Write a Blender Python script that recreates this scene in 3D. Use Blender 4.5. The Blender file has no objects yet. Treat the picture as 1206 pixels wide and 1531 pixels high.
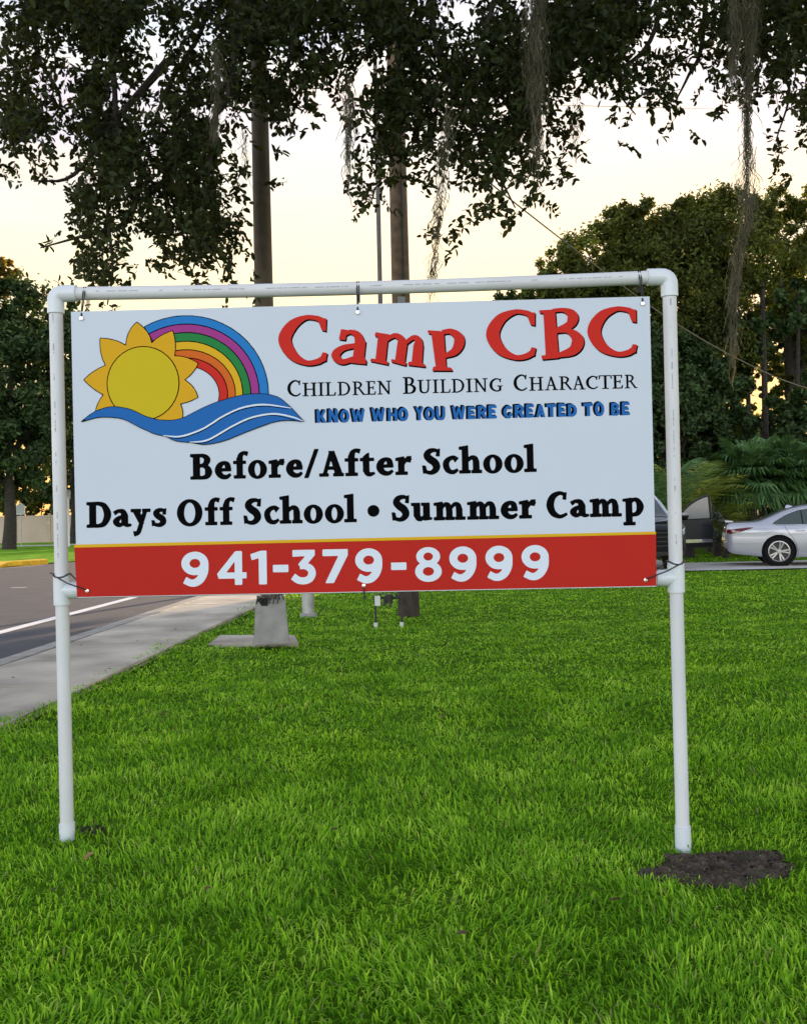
import bpy, bmesh, math, random
import numpy as np
from mathutils import Vector, Matrix
sc = bpy.context.scene
COL = sc.collection
R = math.radians
random.seed(7)
RNG = np.random.default_rng(11)

# ------------------------------------------------------------------ camera
F, CX, CY, H, ROLL = 1500.0, 603.0, 770.0, 1.40, 0.0225
cam = bpy.data.cameras.new('camera')
cam.sensor_fit = 'HORIZONTAL'; cam.sensor_width = 36.0
cam.lens = F / 1206.0 * 36.0
cam.clip_start = 0.05; cam.clip_end = 3000
camo = bpy.data.objects.new('camera', cam); COL.objects.link(camo)
camo.matrix_world = (Matrix.Translation((0, 0, H)) @ Matrix.Rotation(R(90) + 4.5 / F, 4, 'X')
                     @ Matrix.Rotation(-ROLL, 4, 'Z'))
sc.camera = camo

# ------------------------------------------------------------------ sky and sun (low sun behind the right-hand trees)
SUN_AZ, SUN_EL = R(19.5), R(5.5)
world = bpy.data.worlds.new('World'); sc.world = world; world.use_nodes = True
wn, wl = world.node_tree.nodes, world.node_tree.links
wn.clear()
wout = wn.new('ShaderNodeOutputWorld'); wbg = wn.new('ShaderNodeBackground')
sky = wn.new('ShaderNodeTexSky'); sky.sky_type = 'NISHITA'; sky.sun_disc = False
sky.sun_elevation = SUN_EL; sky.sun_rotation = SUN_AZ
sky.air_density = 1.0; sky.dust_density = 0.3; sky.ozone_density = 1.6; sky.altitude = 0
wbg.inputs['Strength'].default_value = 0.15
# a thin veil of high cloud over the clear sky
wtc = wn.new('ShaderNodeTexCoord'); wmap = wn.new('ShaderNodeMapping')
wmap.inputs['Scale'].default_value = (1.3, 1.3, 7.0)
wnoi = wn.new('ShaderNodeTexNoise'); wnoi.inputs['Scale'].default_value = 3.1; wnoi.inputs['Detail'].default_value = 6
wrmp = wn.new('ShaderNodeMapRange'); wrmp.inputs['From Min'].default_value = 0.35; wrmp.inputs['From Max'].default_value = 0.75
wrmp.inputs['To Min'].default_value = 0.45; wrmp.inputs['To Max'].default_value = 0.9
wmix = wn.new('ShaderNodeMix'); wmix.data_type = 'RGBA'
wbw = wn.new('ShaderNodeRGBToBW')
wcl = wn.new('ShaderNodeMix'); wcl.data_type = 'RGBA'; wcl.blend_type = 'MULTIPLY'; wcl.inputs[0].default_value = 1.0
wcl.inputs[7].default_value = (1.14, 1.03, 1.08, 1)
wl.new(wtc.outputs['Generated'], wmap.inputs[0]); wl.new(wmap.outputs[0], wnoi.inputs['Vector'])
wl.new(wnoi.outputs[0], wrmp.inputs[0]); wl.new(wrmp.outputs[0], wmix.inputs[0])
wl.new(sky.outputs[0], wbw.inputs[0]); wl.new(wbw.outputs[0], wcl.inputs[6])
wl.new(sky.outputs[0], wmix.inputs[6]); wl.new(wcl.outputs[2], wmix.inputs[7])
# sunward sky dimmed and warmed; sky behind left bright to light the board
def wmath(op, a, b, clamp=False):
    q = wn.new('ShaderNodeMath'); q.operation = op; q.use_clamp = clamp
    for i, v_ in enumerate((a, b)):
        if isinstance(v_, (int, float)): q.inputs[i].default_value = v_
        else: wl.new(v_, q.inputs[i])
    return q.outputs[0]
def wrange(src, a, b):
    q = wn.new('ShaderNodeMapRange'); q.interpolation_type = 'SMOOTHSTEP'
    q.inputs['From Min'].default_value = a; q.inputs['From Max'].default_value = b; wl.new(src, q.inputs[0]); return q.outputs[0]
def wtint(fac, col, src):
    q = wn.new('ShaderNodeMix'); q.data_type = 'RGBA'; q.blend_type = 'MULTIPLY'; q.inputs[7].default_value = (*col, 1)
    wl.new(fac, q.inputs[0]); wl.new(src, q.inputs[6]); return q.outputs[2]
wb2 = wn.new('ShaderNodeRGBToBW'); wl.new(wmix.outputs[2], wb2.inputs[0])
wdot = wn.new('ShaderNodeVectorMath'); wdot.operation = 'DOT_PRODUCT'; wdot.inputs[1].default_value = (math.sin(SUN_AZ), math.cos(SUN_AZ), 0)
wl.new(wtc.outputs['Generated'], wdot.inputs[0])
west = wrange(wdot.outputs['Value'], 0.15, 0.75)
wst = 0.15
lum = wmath('MULTIPLY', wb2.outputs[0], wst)
den = wmath('ADD', wmath('MULTIPLY', wmath('MULTIPLY', wmath('MAXIMUM', wmath('SUBTRACT', lum, 0.10), 0.0), 4.6), west), 1.0)
wsc = wn.new('ShaderNodeVectorMath'); wsc.operation = 'SCALE'
wl.new(wmix.outputs[2], wsc.inputs[0]); wl.new(wmath('DIVIDE', 1.0, den), wsc.inputs['Scale'])
wsep = wn.new('ShaderNodeSeparateXYZ'); wl.new(wtc.outputs['Generated'], wsep.inputs[0])
wlow = wmath('SUBTRACT', 1.0, wmath('MULTIPLY', wrange(wsep.outputs['Z'], 0.10, 0.55), 0.9)); whor = wmath('SUBTRACT', 1.0, wrange(wsep.outputs['Z'], 0.0, 0.20))
wc1 = wtint(wmath('MULTIPLY', wlow, west), (1.24, 0.98, 0.54), wsc.outputs[0])
wc2 = wtint(wmath('MULTIPLY', whor, west), (1.16, 0.85, 0.48), wc1)
wm2 = wn.new('ShaderNodeMapping'); wm2.inputs['Scale'].default_value = (1.6, 1.6, 9.0); wm2.inputs['Rotation'].default_value = (0.10, 0.06, 0)
wn2 = wn.new('ShaderNodeTexNoise'); wn2.inputs['Scale'].default_value = 2.0; wn2.inputs['Detail'].default_value = 5; wn2.inputs['Roughness'].default_value = 0.6
wl.new(wtc.outputs['Generated'], wm2.inputs[0]); wl.new(wm2.outputs[0], wn2.inputs['Vector'])
wc3 = wtint(wmath('MULTIPLY', wrange(wn2.outputs[0], 0.44, 0.66), west), (0.86, 0.88, 1.06), wc2)      # grey undersides of the thin clouds
wc4 = wtint(wmath('MULTIPLY', wrange(wn2.outputs[0], 0.52, 0.34), west), (1.12, 1.10, 1.02), wc3)
wl.new(wc4, wbg.inputs['Color']); wl.new(wbg.outputs[0], wout.inputs['Surface'])

sun = bpy.data.lights.new('sun', 'SUN'); sun.energy = 2.0; sun.angle = R(0.5); sun.color = (1.0, 0.72, 0.45)
suno = bpy.data.objects.new('sun', sun); COL.objects.link(suno)
sdir = Vector((math.sin(SUN_AZ) * math.cos(SUN_EL), math.cos(SUN_AZ) * math.cos(SUN_EL), math.sin(SUN_EL)))
suno.rotation_euler = sdir.to_track_quat('Z', 'Y').to_euler(); suno.location = sdir * 80
sc.view_settings.view_transform = 'Standard'; sc.view_settings.look = 'None'
sc.view_settings.gamma = 1.0; sc.view_settings.use_curve_mapping = False
sc.view_settings.exposure = 2.75
sc.cycles.max_bounces = 8; sc.cycles.transparent_max_bounces = 12; sc.cycles.use_denoising = True

# ------------------------------------------------------------------ helpers
def P(px, py, Y):
    """world point seen at photo pixel (px,py) at distance Y"""
    u, v = (px - CX) / F, (CY - py) / F
    c, s = math.cos(ROLL), math.sin(ROLL)
    return Vector(((u * c + v * s) * Y, Y, H + (-u * s + v * c) * Y))

def G(px, py, z=0.0):
    """ground point under a photo pixel"""
    d = P(px, py, 1.0) - Vector((0, 0, H))
    t = (z - H) / d.z
    return Vector((d.x * t, t, z))

def gz(x, y):
    """gentle fall of the lawn around the sign"""
    return -0.055 * x * math.exp(-(x / 2.0) ** 2) * math.exp(-((y - 4.0) / 3.0) ** 2)

def tag(o, label=None, cat=None, group=None, kind=None):
    if label: o['label'] = label
    if cat: o['category'] = cat
    if group: o['group'] = group
    if kind: o['kind'] = kind
    return o

def empty(name, loc, label, cat, group=None, rz=0.0):
    o = bpy.data.objects.new(name, None); COL.objects.link(o)
    o.location = loc; o.rotation_euler = (0, 0, rz); o.empty_display_size = 0.1
    return tag(o, label, cat, group)

def place(o, parent):
    """child given in world coordinates -> child of an unrotated/rotated empty"""
    o.parent = parent
    o.matrix_parent_inverse = (Matrix.Translation(parent.location) @ parent.rotation_euler.to_matrix().to_4x4()).inverted()
    return o

def finish(name, bm, mat, parent=None, smooth=False, bevel=0.0, world_coords=True):
    if bevel:
        bmesh.ops.bevel(bm, geom=[e for e in bm.edges if len(e.link_faces) == 2 and e.calc_face_angle(0) > 0.6],
                        offset=bevel, segments=2, affect='EDGES', clamp_overlap=True)
    bmesh.ops.recalc_face_normals(bm, faces=bm.faces)
    me = bpy.data.meshes.new(name); bm.to_mesh(me); bm.free()
    if smooth:
        me.shade_smooth()
        me.set_sharp_from_angle(angle=R(38))
    for m in (mat if isinstance(mat, (list, tuple)) else [mat]): me.materials.append(m)
    o = bpy.data.objects.new(name, me); COL.objects.link(o)
    if parent is not None:
        if world_coords: place(o, parent)
        else: o.parent = parent
    return o

def np_mesh(name, verts, faces_flat, loop_tot, mat, parent=None, smooth=False, world_coords=True, colors=None):
    me = bpy.data.meshes.new(name)
    me.vertices.add(len(verts)); me.vertices.foreach_set('co', np.asarray(verts, np.float32).ravel())
    me.loops.add(len(faces_flat)); me.loops.foreach_set('vertex_index', np.asarray(faces_flat, np.int32))
    starts = np.concatenate(([0], np.cumsum(loop_tot)[:-1])).astype(np.int32)
    me.polygons.add(len(loop_tot)); me.polygons.foreach_set('loop_start', starts)
    me.update(calc_edges=True); me.validate()
    if smooth: me.shade_smooth()
    for m in (mat if isinstance(mat, (list, tuple)) else [mat]): me.materials.append(m)
    o = bpy.data.objects.new(name, me); COL.objects.link(o)
    if parent is not None:
        if world_coords: place(o, parent)
        else: o.parent = parent
    return o

def box(bm, x0, x1, y0, y1, z0, z1, M=None):
    v = [bm.verts.new((x, y, z)) for z in (z0, z1) for y in (y0, y1) for x in (x0, x1)]
    for f in ((0, 1, 3, 2), (4, 6, 7, 5), (0, 4, 5, 1), (1, 5, 7, 3), (3, 7, 6, 2), (2, 6, 4, 0)):
        bm.faces.new([v[i] for i in f])
    if M is not None: bmesh.ops.transform(bm, matrix=M, verts=v)
    return v

def tube(bm, pts, rad, seg=8, cap=True):
    pts = [Vector(p) for p in pts]
    if not isinstance(rad, (list, tuple)): rad = [rad] * len(pts)
    rings = []
    up = None
    for i, p in enumerate(pts):
        t = (pts[min(i + 1, len(pts) - 1)] - pts[max(i - 1, 0)]).normalized()
        if up is None:
            up = Vector((1, 0, 0)) if abs(t.x) < 0.8 else Vector((0, 1, 0))
        a = (up - t * up.dot(t)).normalized(); b = t.cross(a); up = a
        rings.append([bm.verts.new(p + (a * math.cos(k / seg * 2 * math.pi) + b * math.sin(k / seg * 2 * math.pi)) * rad[i]) for k in range(seg)])
    for r0, r1 in zip(rings[:-1], rings[1:]):
        for k in range(seg):
            bm.faces.new((r0[k], r0[(k + 1) % seg], r1[(k + 1) % seg], r1[k]))
    if cap:
        bm.faces.new(rings[0][::-1]); bm.faces.new(rings[-1])

def lathe(bm, prof, seg=24, M=None, close=False):
    """prof = [(r, z)], about the local z axis"""
    rings = []
    for r, z in prof:
        rings.append([bm.verts.new((r * math.cos(k / seg * 2 * math.pi), r * math.sin(k / seg * 2 * math.pi), z)) for k in range(seg)])
    prs = list(zip(rings[:-1], rings[1:]))
    if close: prs.append((rings[-1], rings[0]))
    for r0, r1 in prs:
        for k in range(seg):
            bm.faces.new((r0[k], r0[(k + 1) % seg], r1[(k + 1) % seg], r1[k]))
    if not close:
        bm.faces.new(rings[0][::-1]); bm.faces.new(rings[-1])
    if M is not None: bmesh.ops.transform(bm, matrix=M, verts=[v for r in rings for v in r])

def catmull(pts, n=8):
    pts = [np.array(p, float) for p in pts]
    if len(pts) < 3: return [tuple(p) for p in pts]
    ext = [2 * pts[0] - pts[1]] + pts + [2 * pts[-1] - pts[-2]]
    out = []
    for i in range(1, len(ext) - 2):
        p0, p1, p2, p3 = ext[i - 1:i + 3]
        for k in range(n):
            t = k / n
            out.append(0.5 * ((2 * p1) + (-p0 + p2) * t + (2 * p0 - 5 * p1 + 4 * p2 - p3) * t * t + (-p0 + 3 * p1 - 3 * p2 + p3) * t ** 3))
    out.append(pts[-1])
    return [tuple(p) for p in out]

# ------------------------------------------------------------------ materials
def mat(name, col, rough=0.6, metal=0.0, noise=None, bump=None, coat=0.0, spec=None, trans=None, island=0.0, sheen=0):
    """noise=(scale, amount[, detail]) darkens/lightens; bump=(scale, strength, distance)"""
    m = bpy.data.materials.new(name); m.use_nodes = True
    n, l = m.node_tree.nodes, m.node_tree.links
    b = n['Principled BSDF']; out = n['Material Output']
    b.inputs['Roughness'].default_value = rough; b.inputs['Metallic'].default_value = metal
    b.inputs['Coat Weight'].default_value = coat
    if spec is not None: b.inputs['Specular IOR Level'].default_value = spec
    tc = n.new('ShaderNodeTexCoord')
    src = None
    rgb = n.new('ShaderNodeRGB'); rgb.outputs[0].default_value = (*col, 1); src = rgb.outputs[0]
    val = None
    if noise:
        t = n.new('ShaderNodeTexNoise'); t.inputs['Scale'].default_value = noise[0]
        t.inputs['Detail'].default_value = noise[2] if len(noise) > 2 else 6
        l.new(tc.outputs['Object'], t.inputs['Vector'])
        mr = n.new('ShaderNodeMapRange'); mr.inputs['From Min'].default_value = 0.3; mr.inputs['From Max'].default_value = 0.7
        mr.inputs['To Min'].default_value = 1 - noise[1]; mr.inputs['To Max'].default_value = 1 + noise[1]
        l.new(t.outputs[0], mr.inputs[0]); val = mr.outputs[0]
    if island:
        g = n.new('ShaderNodeNewGeometry')
        mr = n.new('ShaderNodeMapRange'); mr.inputs['To Min'].default_value = 1 - island; mr.inputs['To Max'].default_value = 1 + island
        l.new(g.outputs['Random Per Island'], mr.inputs[0])
        if val is not None:
            mu = n.new('ShaderNodeMath'); mu.operation = 'MULTIPLY'; l.new(val, mu.inputs[0]); l.new(mr.outputs[0], mu.inputs[1]); val = mu.outputs[0]
        else: val = mr.outputs[0]
    if val is not None:
        vm = n.new('ShaderNodeVectorMath'); vm.operation = 'SCALE'
        l.new(src, vm.inputs[0]); l.new(val, vm.inputs['Scale']); src = vm.outputs[0]
    l.new(src, b.inputs['Base Color'])
    if bump:
        t = n.new('ShaderNodeTexNoise'); t.inputs['Scale'].default_value = bump[0]; t.inputs['Detail'].default_value = 8
        l.new(tc.outputs['Object'], t.inputs['Vector'])
        bp = n.new('ShaderNodeBump'); bp.inputs['Strength'].default_value = bump[1]; bp.inputs['Distance'].default_value = bump[2]
        l.new(t.outputs[0], bp.inputs['Height']); l.new(bp.outputs[0], b.inputs['Normal'])
    if trans:
        tb = n.new('ShaderNodeBsdfTranslucent'); vm = n.new('ShaderNodeVectorMath'); vm.operation = 'MULTIPLY'
        vm.inputs[1].default_value = trans[1]; l.new(src, vm.inputs[0]); l.new(vm.outputs[0], tb.inputs['Color'])
        mx = n.new('ShaderNodeMixShader'); mx.inputs[0].default_value = trans[0]
        l.new(b.outputs[0], mx.inputs[1]); l.new(tb.outputs[0], mx.inputs[2]); l.new(mx.outputs[0], out.inputs['Surface'])
    return m
# ------------------------------------------------------------------ ground, road, pavements
RD = 0.048                                    # the road runs off slightly to the right: X = s + RD*Y
def S(s, y, z=0.0): return Vector((s + RD * y, y, z))
M_soil = mat('lawn_ground', (0.055, 0.125, 0.006), 0.95, spec=.03, noise=(6, 0.45), bump=(30, 0.6, 0.02))
M_asph = mat('asphalt', (0.072, 0.075, 0.087), 0.9, spec=.2, noise=(2.2, 0.14, 10), bump=(240, 0.35, 0.004))
M_conc = mat('pavement_concrete', (0.40, 0.365, 0.305), 0.9, noise=(1.3, 0.38, 14), bump=(180, 0.3, 0.003))
M_kerb = mat('kerb_concrete', (0.27, 0.26, 0.24), 0.9, noise=(5, 0.25, 12), bump=(120, 0.3, 0.003))
M_joint = mat('joint_dark', (0.07, 0.065, 0.055), 0.95)
M_drive = mat('driveway_concrete', (0.50, 0.485, 0.455), 0.9, noise=(1.1, 0.16, 10), bump=(150, 0.2, 0.003))
M_white = mat('road_paint_white', (0.72, 0.72, 0.72), 0.7, noise=(9, 0.12, 12))
M_yellow = mat('kerb_paint_yellow', (0.74, 0.42, 0.012), 0.7, noise=(6, 0.2, 10))

# one sheet to the horizon; finer near the sign where the lawn falls a little
bm = bmesh.new()
xs = [-1500, -300, -80, -30, -12] + [i * 0.5 for i in range(-12, 13)] + [12, 30, 80, 300, 1500]
ys = [-300, -60, -10] + [i * 0.5 for i in range(0, 31)] + [20, 30, 60, 150, 500, 2500]
gv = [[bm.verts.new((x, y, gz(x, y) - 0.016)) for x in xs] for y in ys]
for j in range(len(ys) - 1):
    for i in range(len(xs) - 1):
        bm.faces.new((gv[j][i], gv[j][i + 1], gv[j + 1][i + 1], gv[j + 1][i]))
tag(finish('ground', bm, M_soil, smooth=True), kind='structure')

def sheet(name, pts, z, m, kind='structure', div=0):
    bm = bmesh.new()
    bm.faces.new([bm.verts.new((p[0], p[1], z)) for p in pts])
    return tag(finish(name, bm, m), kind=kind)

# far side of the road: the bay with the yellow kerb, its verge, a pavement and the fence line
kerb_px = [(-260, 878), (-120, 860), (0, 848.5), (40, 845.5), (72, 843)]
kerb_pts = [G(x, y) for x, y in kerb_px]
road = [S(-4.46, -30), S(-4.46, 140), S(-40, 140), S(-60, 90), S(-60, -30)]
sheet('road', road, -0.008, M_asph)
verge_pts = [(p.x, p.y) for p in kerb_pts]
last = kerb_pts[-1]
farL, farR = G(-400, 819), G(118, 812)
bm = bmesh.new()
poly = verge_pts + [(last.x + 1.0, last.y + 3.0), (farR.x, farR.y), (farL.x - 5, farL.y)]
bm.faces.new([bm.verts.new((x, y, 0.02)) for x, y in poly])
M_verge = mat('verge_grass', (0.15, 0.32, 0.02), 0.95, spec=.03, noise=(1.2, 0.45, 12), bump=(14, 0.8, 0.05))
tag(finish('verge', bm, M_verge), kind='structure')
# ground beyond the far pavement
sheet('back_lawn', [(-140, 60.5), (-14, 62.5), (-6, 100), (-6, 190), (-140, 190)], 0.006, M_verge)
# the far pavement, light strip
sheet('far_pavement', [(-100, 58.0), (-15, 60.5), (-15, 63.5), (-100, 61.0)], 0.03, M_drive)

def kerbstrip(name, pts, w, z0, z1, m):
    """raised kerb of width w behind the line pts (to the left/back of travel)"""
    bm = bmesh.new(); rows = []
    for i, p in enumerate(pts):
        a = pts[max(i - 1, 0)]; b = pts[min(i + 1, len(pts) - 1)]
        t = Vector((b.x - a.x, b.y - a.y, 0)).normalized(); n = Vector((-t.y, t.x, 0))
        rows.append([bm.verts.new((p.x + n.x * d, p.y + n.y * d, z)) for d, z in ((0, z0), (0.02, z1 - 0.03), (0.06, z1), (w, z1), (w, z0))])
    for r0, r1 in zip(rows[:-1], rows[1:]):
        for k in range(4): bm.faces.new((r0[k], r1[k], r1[k + 1], r0[k + 1]))
    bm.faces.new(rows[0]); bm.faces.new(rows[-1][::-1])
    return tag(finish(name, bm, m, bevel=0), kind='structure')
kk = [Vector(p) for p in catmull([tuple(p) for p in kerb_pts], 6)]
kerbstrip('yellow_kerb', kk, 0.42, -0.01, 0.17, M_yellow)
# pale gutter line in front of the yellow kerb
bm = bmesh.new()
g0, g1 = [], []
for p in kk:
    g0.append(bm.verts.new((p.x * 0.985, p.y * 0.985 - 0.55, -0.004))); g1.append(bm.verts.new((p.x * 0.985, p.y * 0.985 - 0.2, -0.004)))
for i in range(len(kk) - 1): bm.faces.new((g0[i], g0[i + 1], g1[i + 1], g1[i]))
tag(finish('gutter_strip', bm, M_conc), kind='structure')

# white edge line, worn dashes on the carriageway
def stripe(name, s0, s1, y0, y1, z=-0.004):
    bm = bmesh.new()
    bm.faces.new([bm.verts.new(S(*a)) for a in ((s0, y0, z), (s1, y0, z), (s1, y1, z), (s0, y1, z))])
    return tag(finish(name, bm, M_white), kind='structure')
stripe('edge_line', -5.98, -5.80, -20, 110)
a = G(27, 878.5, -0.004)
bm = bmesh.new()
box(bm, a.x - 0.16, a.x + 0.16, a.y - 0.12, a.y + 0.12, -0.0075, -0.004)
tag(finish('lane_mark', bm, M_kerb), kind='structure')
stripe('lane_line', -9.4, -9.25, 26.5, 31.0)

# near kerb: low, rounded, flush with the pavement behind it
bm = bmesh.new(); rows = []
for y in range(-20, 121, 4):
    rows.append([bm.verts.new(S(s, y, z)) for s, z in ((-4.56, -0.012), (-4.54, 0.045), (-4.50, 0.062), (-4.30, 0.066), (-4.30, -0.02))])
for r0, r1 in zip(rows[:-1], rows[1:]):
    for k in range(4): bm.faces.new((r0[k], r1[k], r1[k + 1], r0[k + 1]))
tag(finish('near_kerb', bm, M_kerb), kind='structure')

# pavement slabs with dark joints between them (joints are real gaps over a dark bed)
bed = bmesh.new()
bed.faces.new([bed.verts.new(S(*a)) for a in ((-4.29, -20, 0.03), (-3.0, -20, 0.03), (-3.0, 110, 0.03), (-4.29, 110, 0.03))])
tag(finish('pavement_bed', bed, M_joint), kind='structure')
bm = bmesh.new()
y = -10.0; k = 0
rr = random.Random(5)
while y < 100:
    L = 1.52
    x0, x1 = -4.275, -3.02
    dz = rr.uniform(-0.007, 0.007)
    v = []
    for (s, yy) in ((x0, y + 0.017), (x1, y + 0.017), (x1, y + L - 0.017), (x0, y + L - 0.017)):
        v.append(S(s, yy, 0.064 + dz))
    vb = [bm.verts.new((p.x, p.y, 0.0)) for p in v]; vt = [bm.verts.new(p) for p in v]
    bm.faces.new(vt)
    for i in range(4): bm.faces.new((vb[i], vb[(i + 1) % 4], vt[(i + 1) % 4], vt[i]))
    y += L; k += 1
tag(finish('pavement', bm, M_conc, bevel=0.006), kind='structure')

# concrete pad running from the pavement to the lamp base
pd = [G(312, 966), G(446, 965), G(440, 953), G(330, 953)]
bm = bmesh.new()
vb = [bm.verts.new((p.x, p.y, -0.02)) for p in pd]; vt = [bm.verts.new((p.x, p.y, 0.028)) for p in pd]
bm.faces.new(vt)
for i in range(4): bm.faces.new((vb[i], vb[(i + 1) % 4], vt[(i + 1) % 4], vt[i]))
tag(finish('concrete_pad', bm, M_conc, bevel=0.01), kind='structure')
PAD = [(p.x, p.y) for p in pd]

# driveway where the cars stand
sheet('driveway', [(3.2, 22.5), (40, 22.2), (40, 25.7), (6.9, 25.7), (6.9, 34), (3.2, 34)], 0.012, M_drive)
# ------------------------------------------------------------------ the sign
SL, SR = Vector((-1.396, 4.27, 1.079)), Vector((1.053, 4.21, 1.076))
SW, SH = 2.4496, 1.219
sx = (SR - SL).normalized(); sup = Vector((0, 0, 1)); sn = sx.cross(sup).normalized()      # sn points to the camera
if sn.y > 0: sn = -sn
# photo pixel -> board metres
_src = [(104, 465), (972.5, 443), (980.5, 876.5), (118, 893.5)]
_dst = [(0, SH), (SW, SH), (SW, 0), (0, 0)]
_A, _b = [], []
for (x, y), (u, v) in zip(_src, _dst):
    _A += [[x, y, 1, 0, 0, 0, -u * x, -u * y], [0, 0, 0, x, y, 1, -v * x, -v * y]]; _b += [u, v]
_h = np.append(np.linalg.solve(np.array(_A, float), np.array(_b, float)), 1).reshape(3, 3)
def board_uv(p):
    q = np.c_[np.asarray(p, float), np.ones(len(p))] @ _h.T
    return q[:, :2] / q[:, 2:]
def board_pt(u, v, d=0.0):
    return SL + sx * u + sup * v + sn * d

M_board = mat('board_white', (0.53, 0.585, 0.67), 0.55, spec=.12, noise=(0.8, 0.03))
M_red = mat('print_red', (0.52, 0.020, 0.012), 0.55, spec=.12)
M_band = mat('print_band_red', (0.42, 0.017, 0.010), 0.55, spec=.12, noise=(2, 0.04))
M_black = mat('print_black', (0.0015, 0.0015, 0.002), 0.6, spec=.03)
M_blue = mat('print_blue', (0.012, 0.115, 0.38), 0.55, spec=.12)
M_cyan = mat('print_sky_blue', (0.015, 0.17, 0.48), 0.55, spec=.12)
M_purp = mat('print_purple', (0.30, 0.035, 0.22), 0.55, spec=.12)
M_green = mat('print_green', (0.015, 0.19, 0.045), 0.55, spec=.12)
M_yel = mat('print_yellow', (0.62, 0.37, 0.012), 0.55, spec=.12)
M_sun = mat('print_sun_yellow', (0.52, 0.40, 0.010), 0.55, spec=.12)
M_ray = mat('print_ray_gold', (0.60, 0.33, 0.010), 0.55, spec=.12)
M_oran = mat('print_orange', (0.56, 0.115, 0.012), 0.55, spec=.12)
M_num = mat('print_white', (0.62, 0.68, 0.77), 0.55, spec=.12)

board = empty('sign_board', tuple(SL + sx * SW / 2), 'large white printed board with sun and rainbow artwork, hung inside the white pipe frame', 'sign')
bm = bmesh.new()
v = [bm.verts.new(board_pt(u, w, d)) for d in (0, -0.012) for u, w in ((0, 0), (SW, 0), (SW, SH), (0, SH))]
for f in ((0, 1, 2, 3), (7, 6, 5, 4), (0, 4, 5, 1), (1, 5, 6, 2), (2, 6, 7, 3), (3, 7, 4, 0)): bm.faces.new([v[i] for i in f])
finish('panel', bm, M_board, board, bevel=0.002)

# ---- signed distance shapes, contoured to clean outlines
def sd_poly(X, Y, pts):
    p = np.asarray(pts, float); n = len(p)
    d = np.full(X.shape, 1e18); wn_ = np.zeros(X.shape, int)
    for i in range(n):
        a = p[i]; b = p[(i + 1) % n]; e = b - a
        L = e @ e
        if L < 1e-12: continue
        t = np.clip(((X - a[0]) * e[0] + (Y - a[1]) * e[1]) / L, 0, 1)
        d = np.minimum(d, (X - a[0] - t * e[0]) ** 2 + (Y - a[1] - t * e[1]) ** 2)
        cr = e[0] * (Y - a[1]) - e[1] * (X - a[0])
        wn_ += ((a[1] <= Y) & (b[1] > Y) & (cr > 0)).astype(int) - ((a[1] > Y) & (b[1] <= Y) & (cr < 0)).astype(int)
    return np.where(wn_ != 0, -1, 1) * np.sqrt(d)
def stroke_poly(pts, n=8):
    q = np.array(catmull(pts, n)); c = q[:, :2]; w = q[:, 2] / 2
    t = np.gradient(c, axis=0); t /= np.linalg.norm(t, axis=1, keepdims=True) + 1e-9
    nn = np.c_[-t[:, 1], t[:, 0]]
    return np.r_[c + nn * w[:, None], (c - nn * w[:, None])[::-1]]
def ell(cx, cy, rx, ry, n=40):
    a = np.linspace(0, 2 * math.pi, n, endpoint=False)
    return np.c_[cx + rx * np.cos(a), cy + ry * np.sin(a)]
def op_poly(o):
    if o[0] in 'pP': return np.array(o[1], float)
    if o[0] in 'sS': return stroke_poly(o[1])
    return ell(*o[1:5])
def contours(ops, step, grow=0.0):
    polys = [(o[0], op_poly(o)) for o in ops]
    allp = np.vstack([p for k, p in polys]); m = 3 * step + abs(grow)
    x0, y0 = allp.min(0) - m; x1, y1 = allp.max(0) + m
    gx = np.arange(x0, x1 + step, step); gy = np.arange(y0, y1 + step, step)
    X, Y = np.meshgrid(gx, gy)
    d = np.full(X.shape, 1e9)
    for k, p in polys:
        s = sd_poly(X, Y, p)
        d = np.minimum(d, s) if k in 'pse' else np.maximum(d, -s)
    d = d - grow
    d[np.abs(d) < 1e-6] = 1e-6
    ins = d < 0
    segs = {}
    def ip(j0, i0, j1, i1):
        key = (j0, i0, j1, i1) if (j0, i0) < (j1, i1) else (j1, i1, j0, i0)
        return key
    def coord(k):
        j0, i0, j1, i1 = k; a, b = d[j0, i0], d[j1, i1]; t = a / (a - b)
        return (gx[i0] + (gx[i1] - gx[i0]) * t, gy[j0] + (gy[j1] - gy[j0]) * t)
    nxt = {}
    cells = np.argwhere((ins[:-1, :-1].astype(int) + ins[:-1, 1:] + ins[1:, :-1] + ins[1:, 1:]) % 4 != 0)
    for j, i in cells:
        cor = [(j, i), (j, i + 1), (j + 1, i + 1), (j + 1, i)]
        st = [ins[c] for c in cor]
        en, ex = [], []
        for k in range(4):
            a, b = cor[k], cor[(k + 1) % 4]
            if st[k] and not st[(k + 1) % 4]: ex.append(ip(*a, *b))
            if not st[k] and st[(k + 1) % 4]: en.append(ip(*a, *b))
        for q in range(len(ex)):
            nxt[(ex[q], (j, i))] = en[q]; segs[ex[q]] = en[q]
    loops = []
    while segs:
        k0, k = next(iter(segs.items())); del segs[k0]; L = [k0]
        while k != k0 and k in segs:
            L.append(k); k = segs.pop(k)
        pts = [coord(q) for q in L]
        if len(pts) > 5: loops.append(pts)
    return loops
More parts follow.
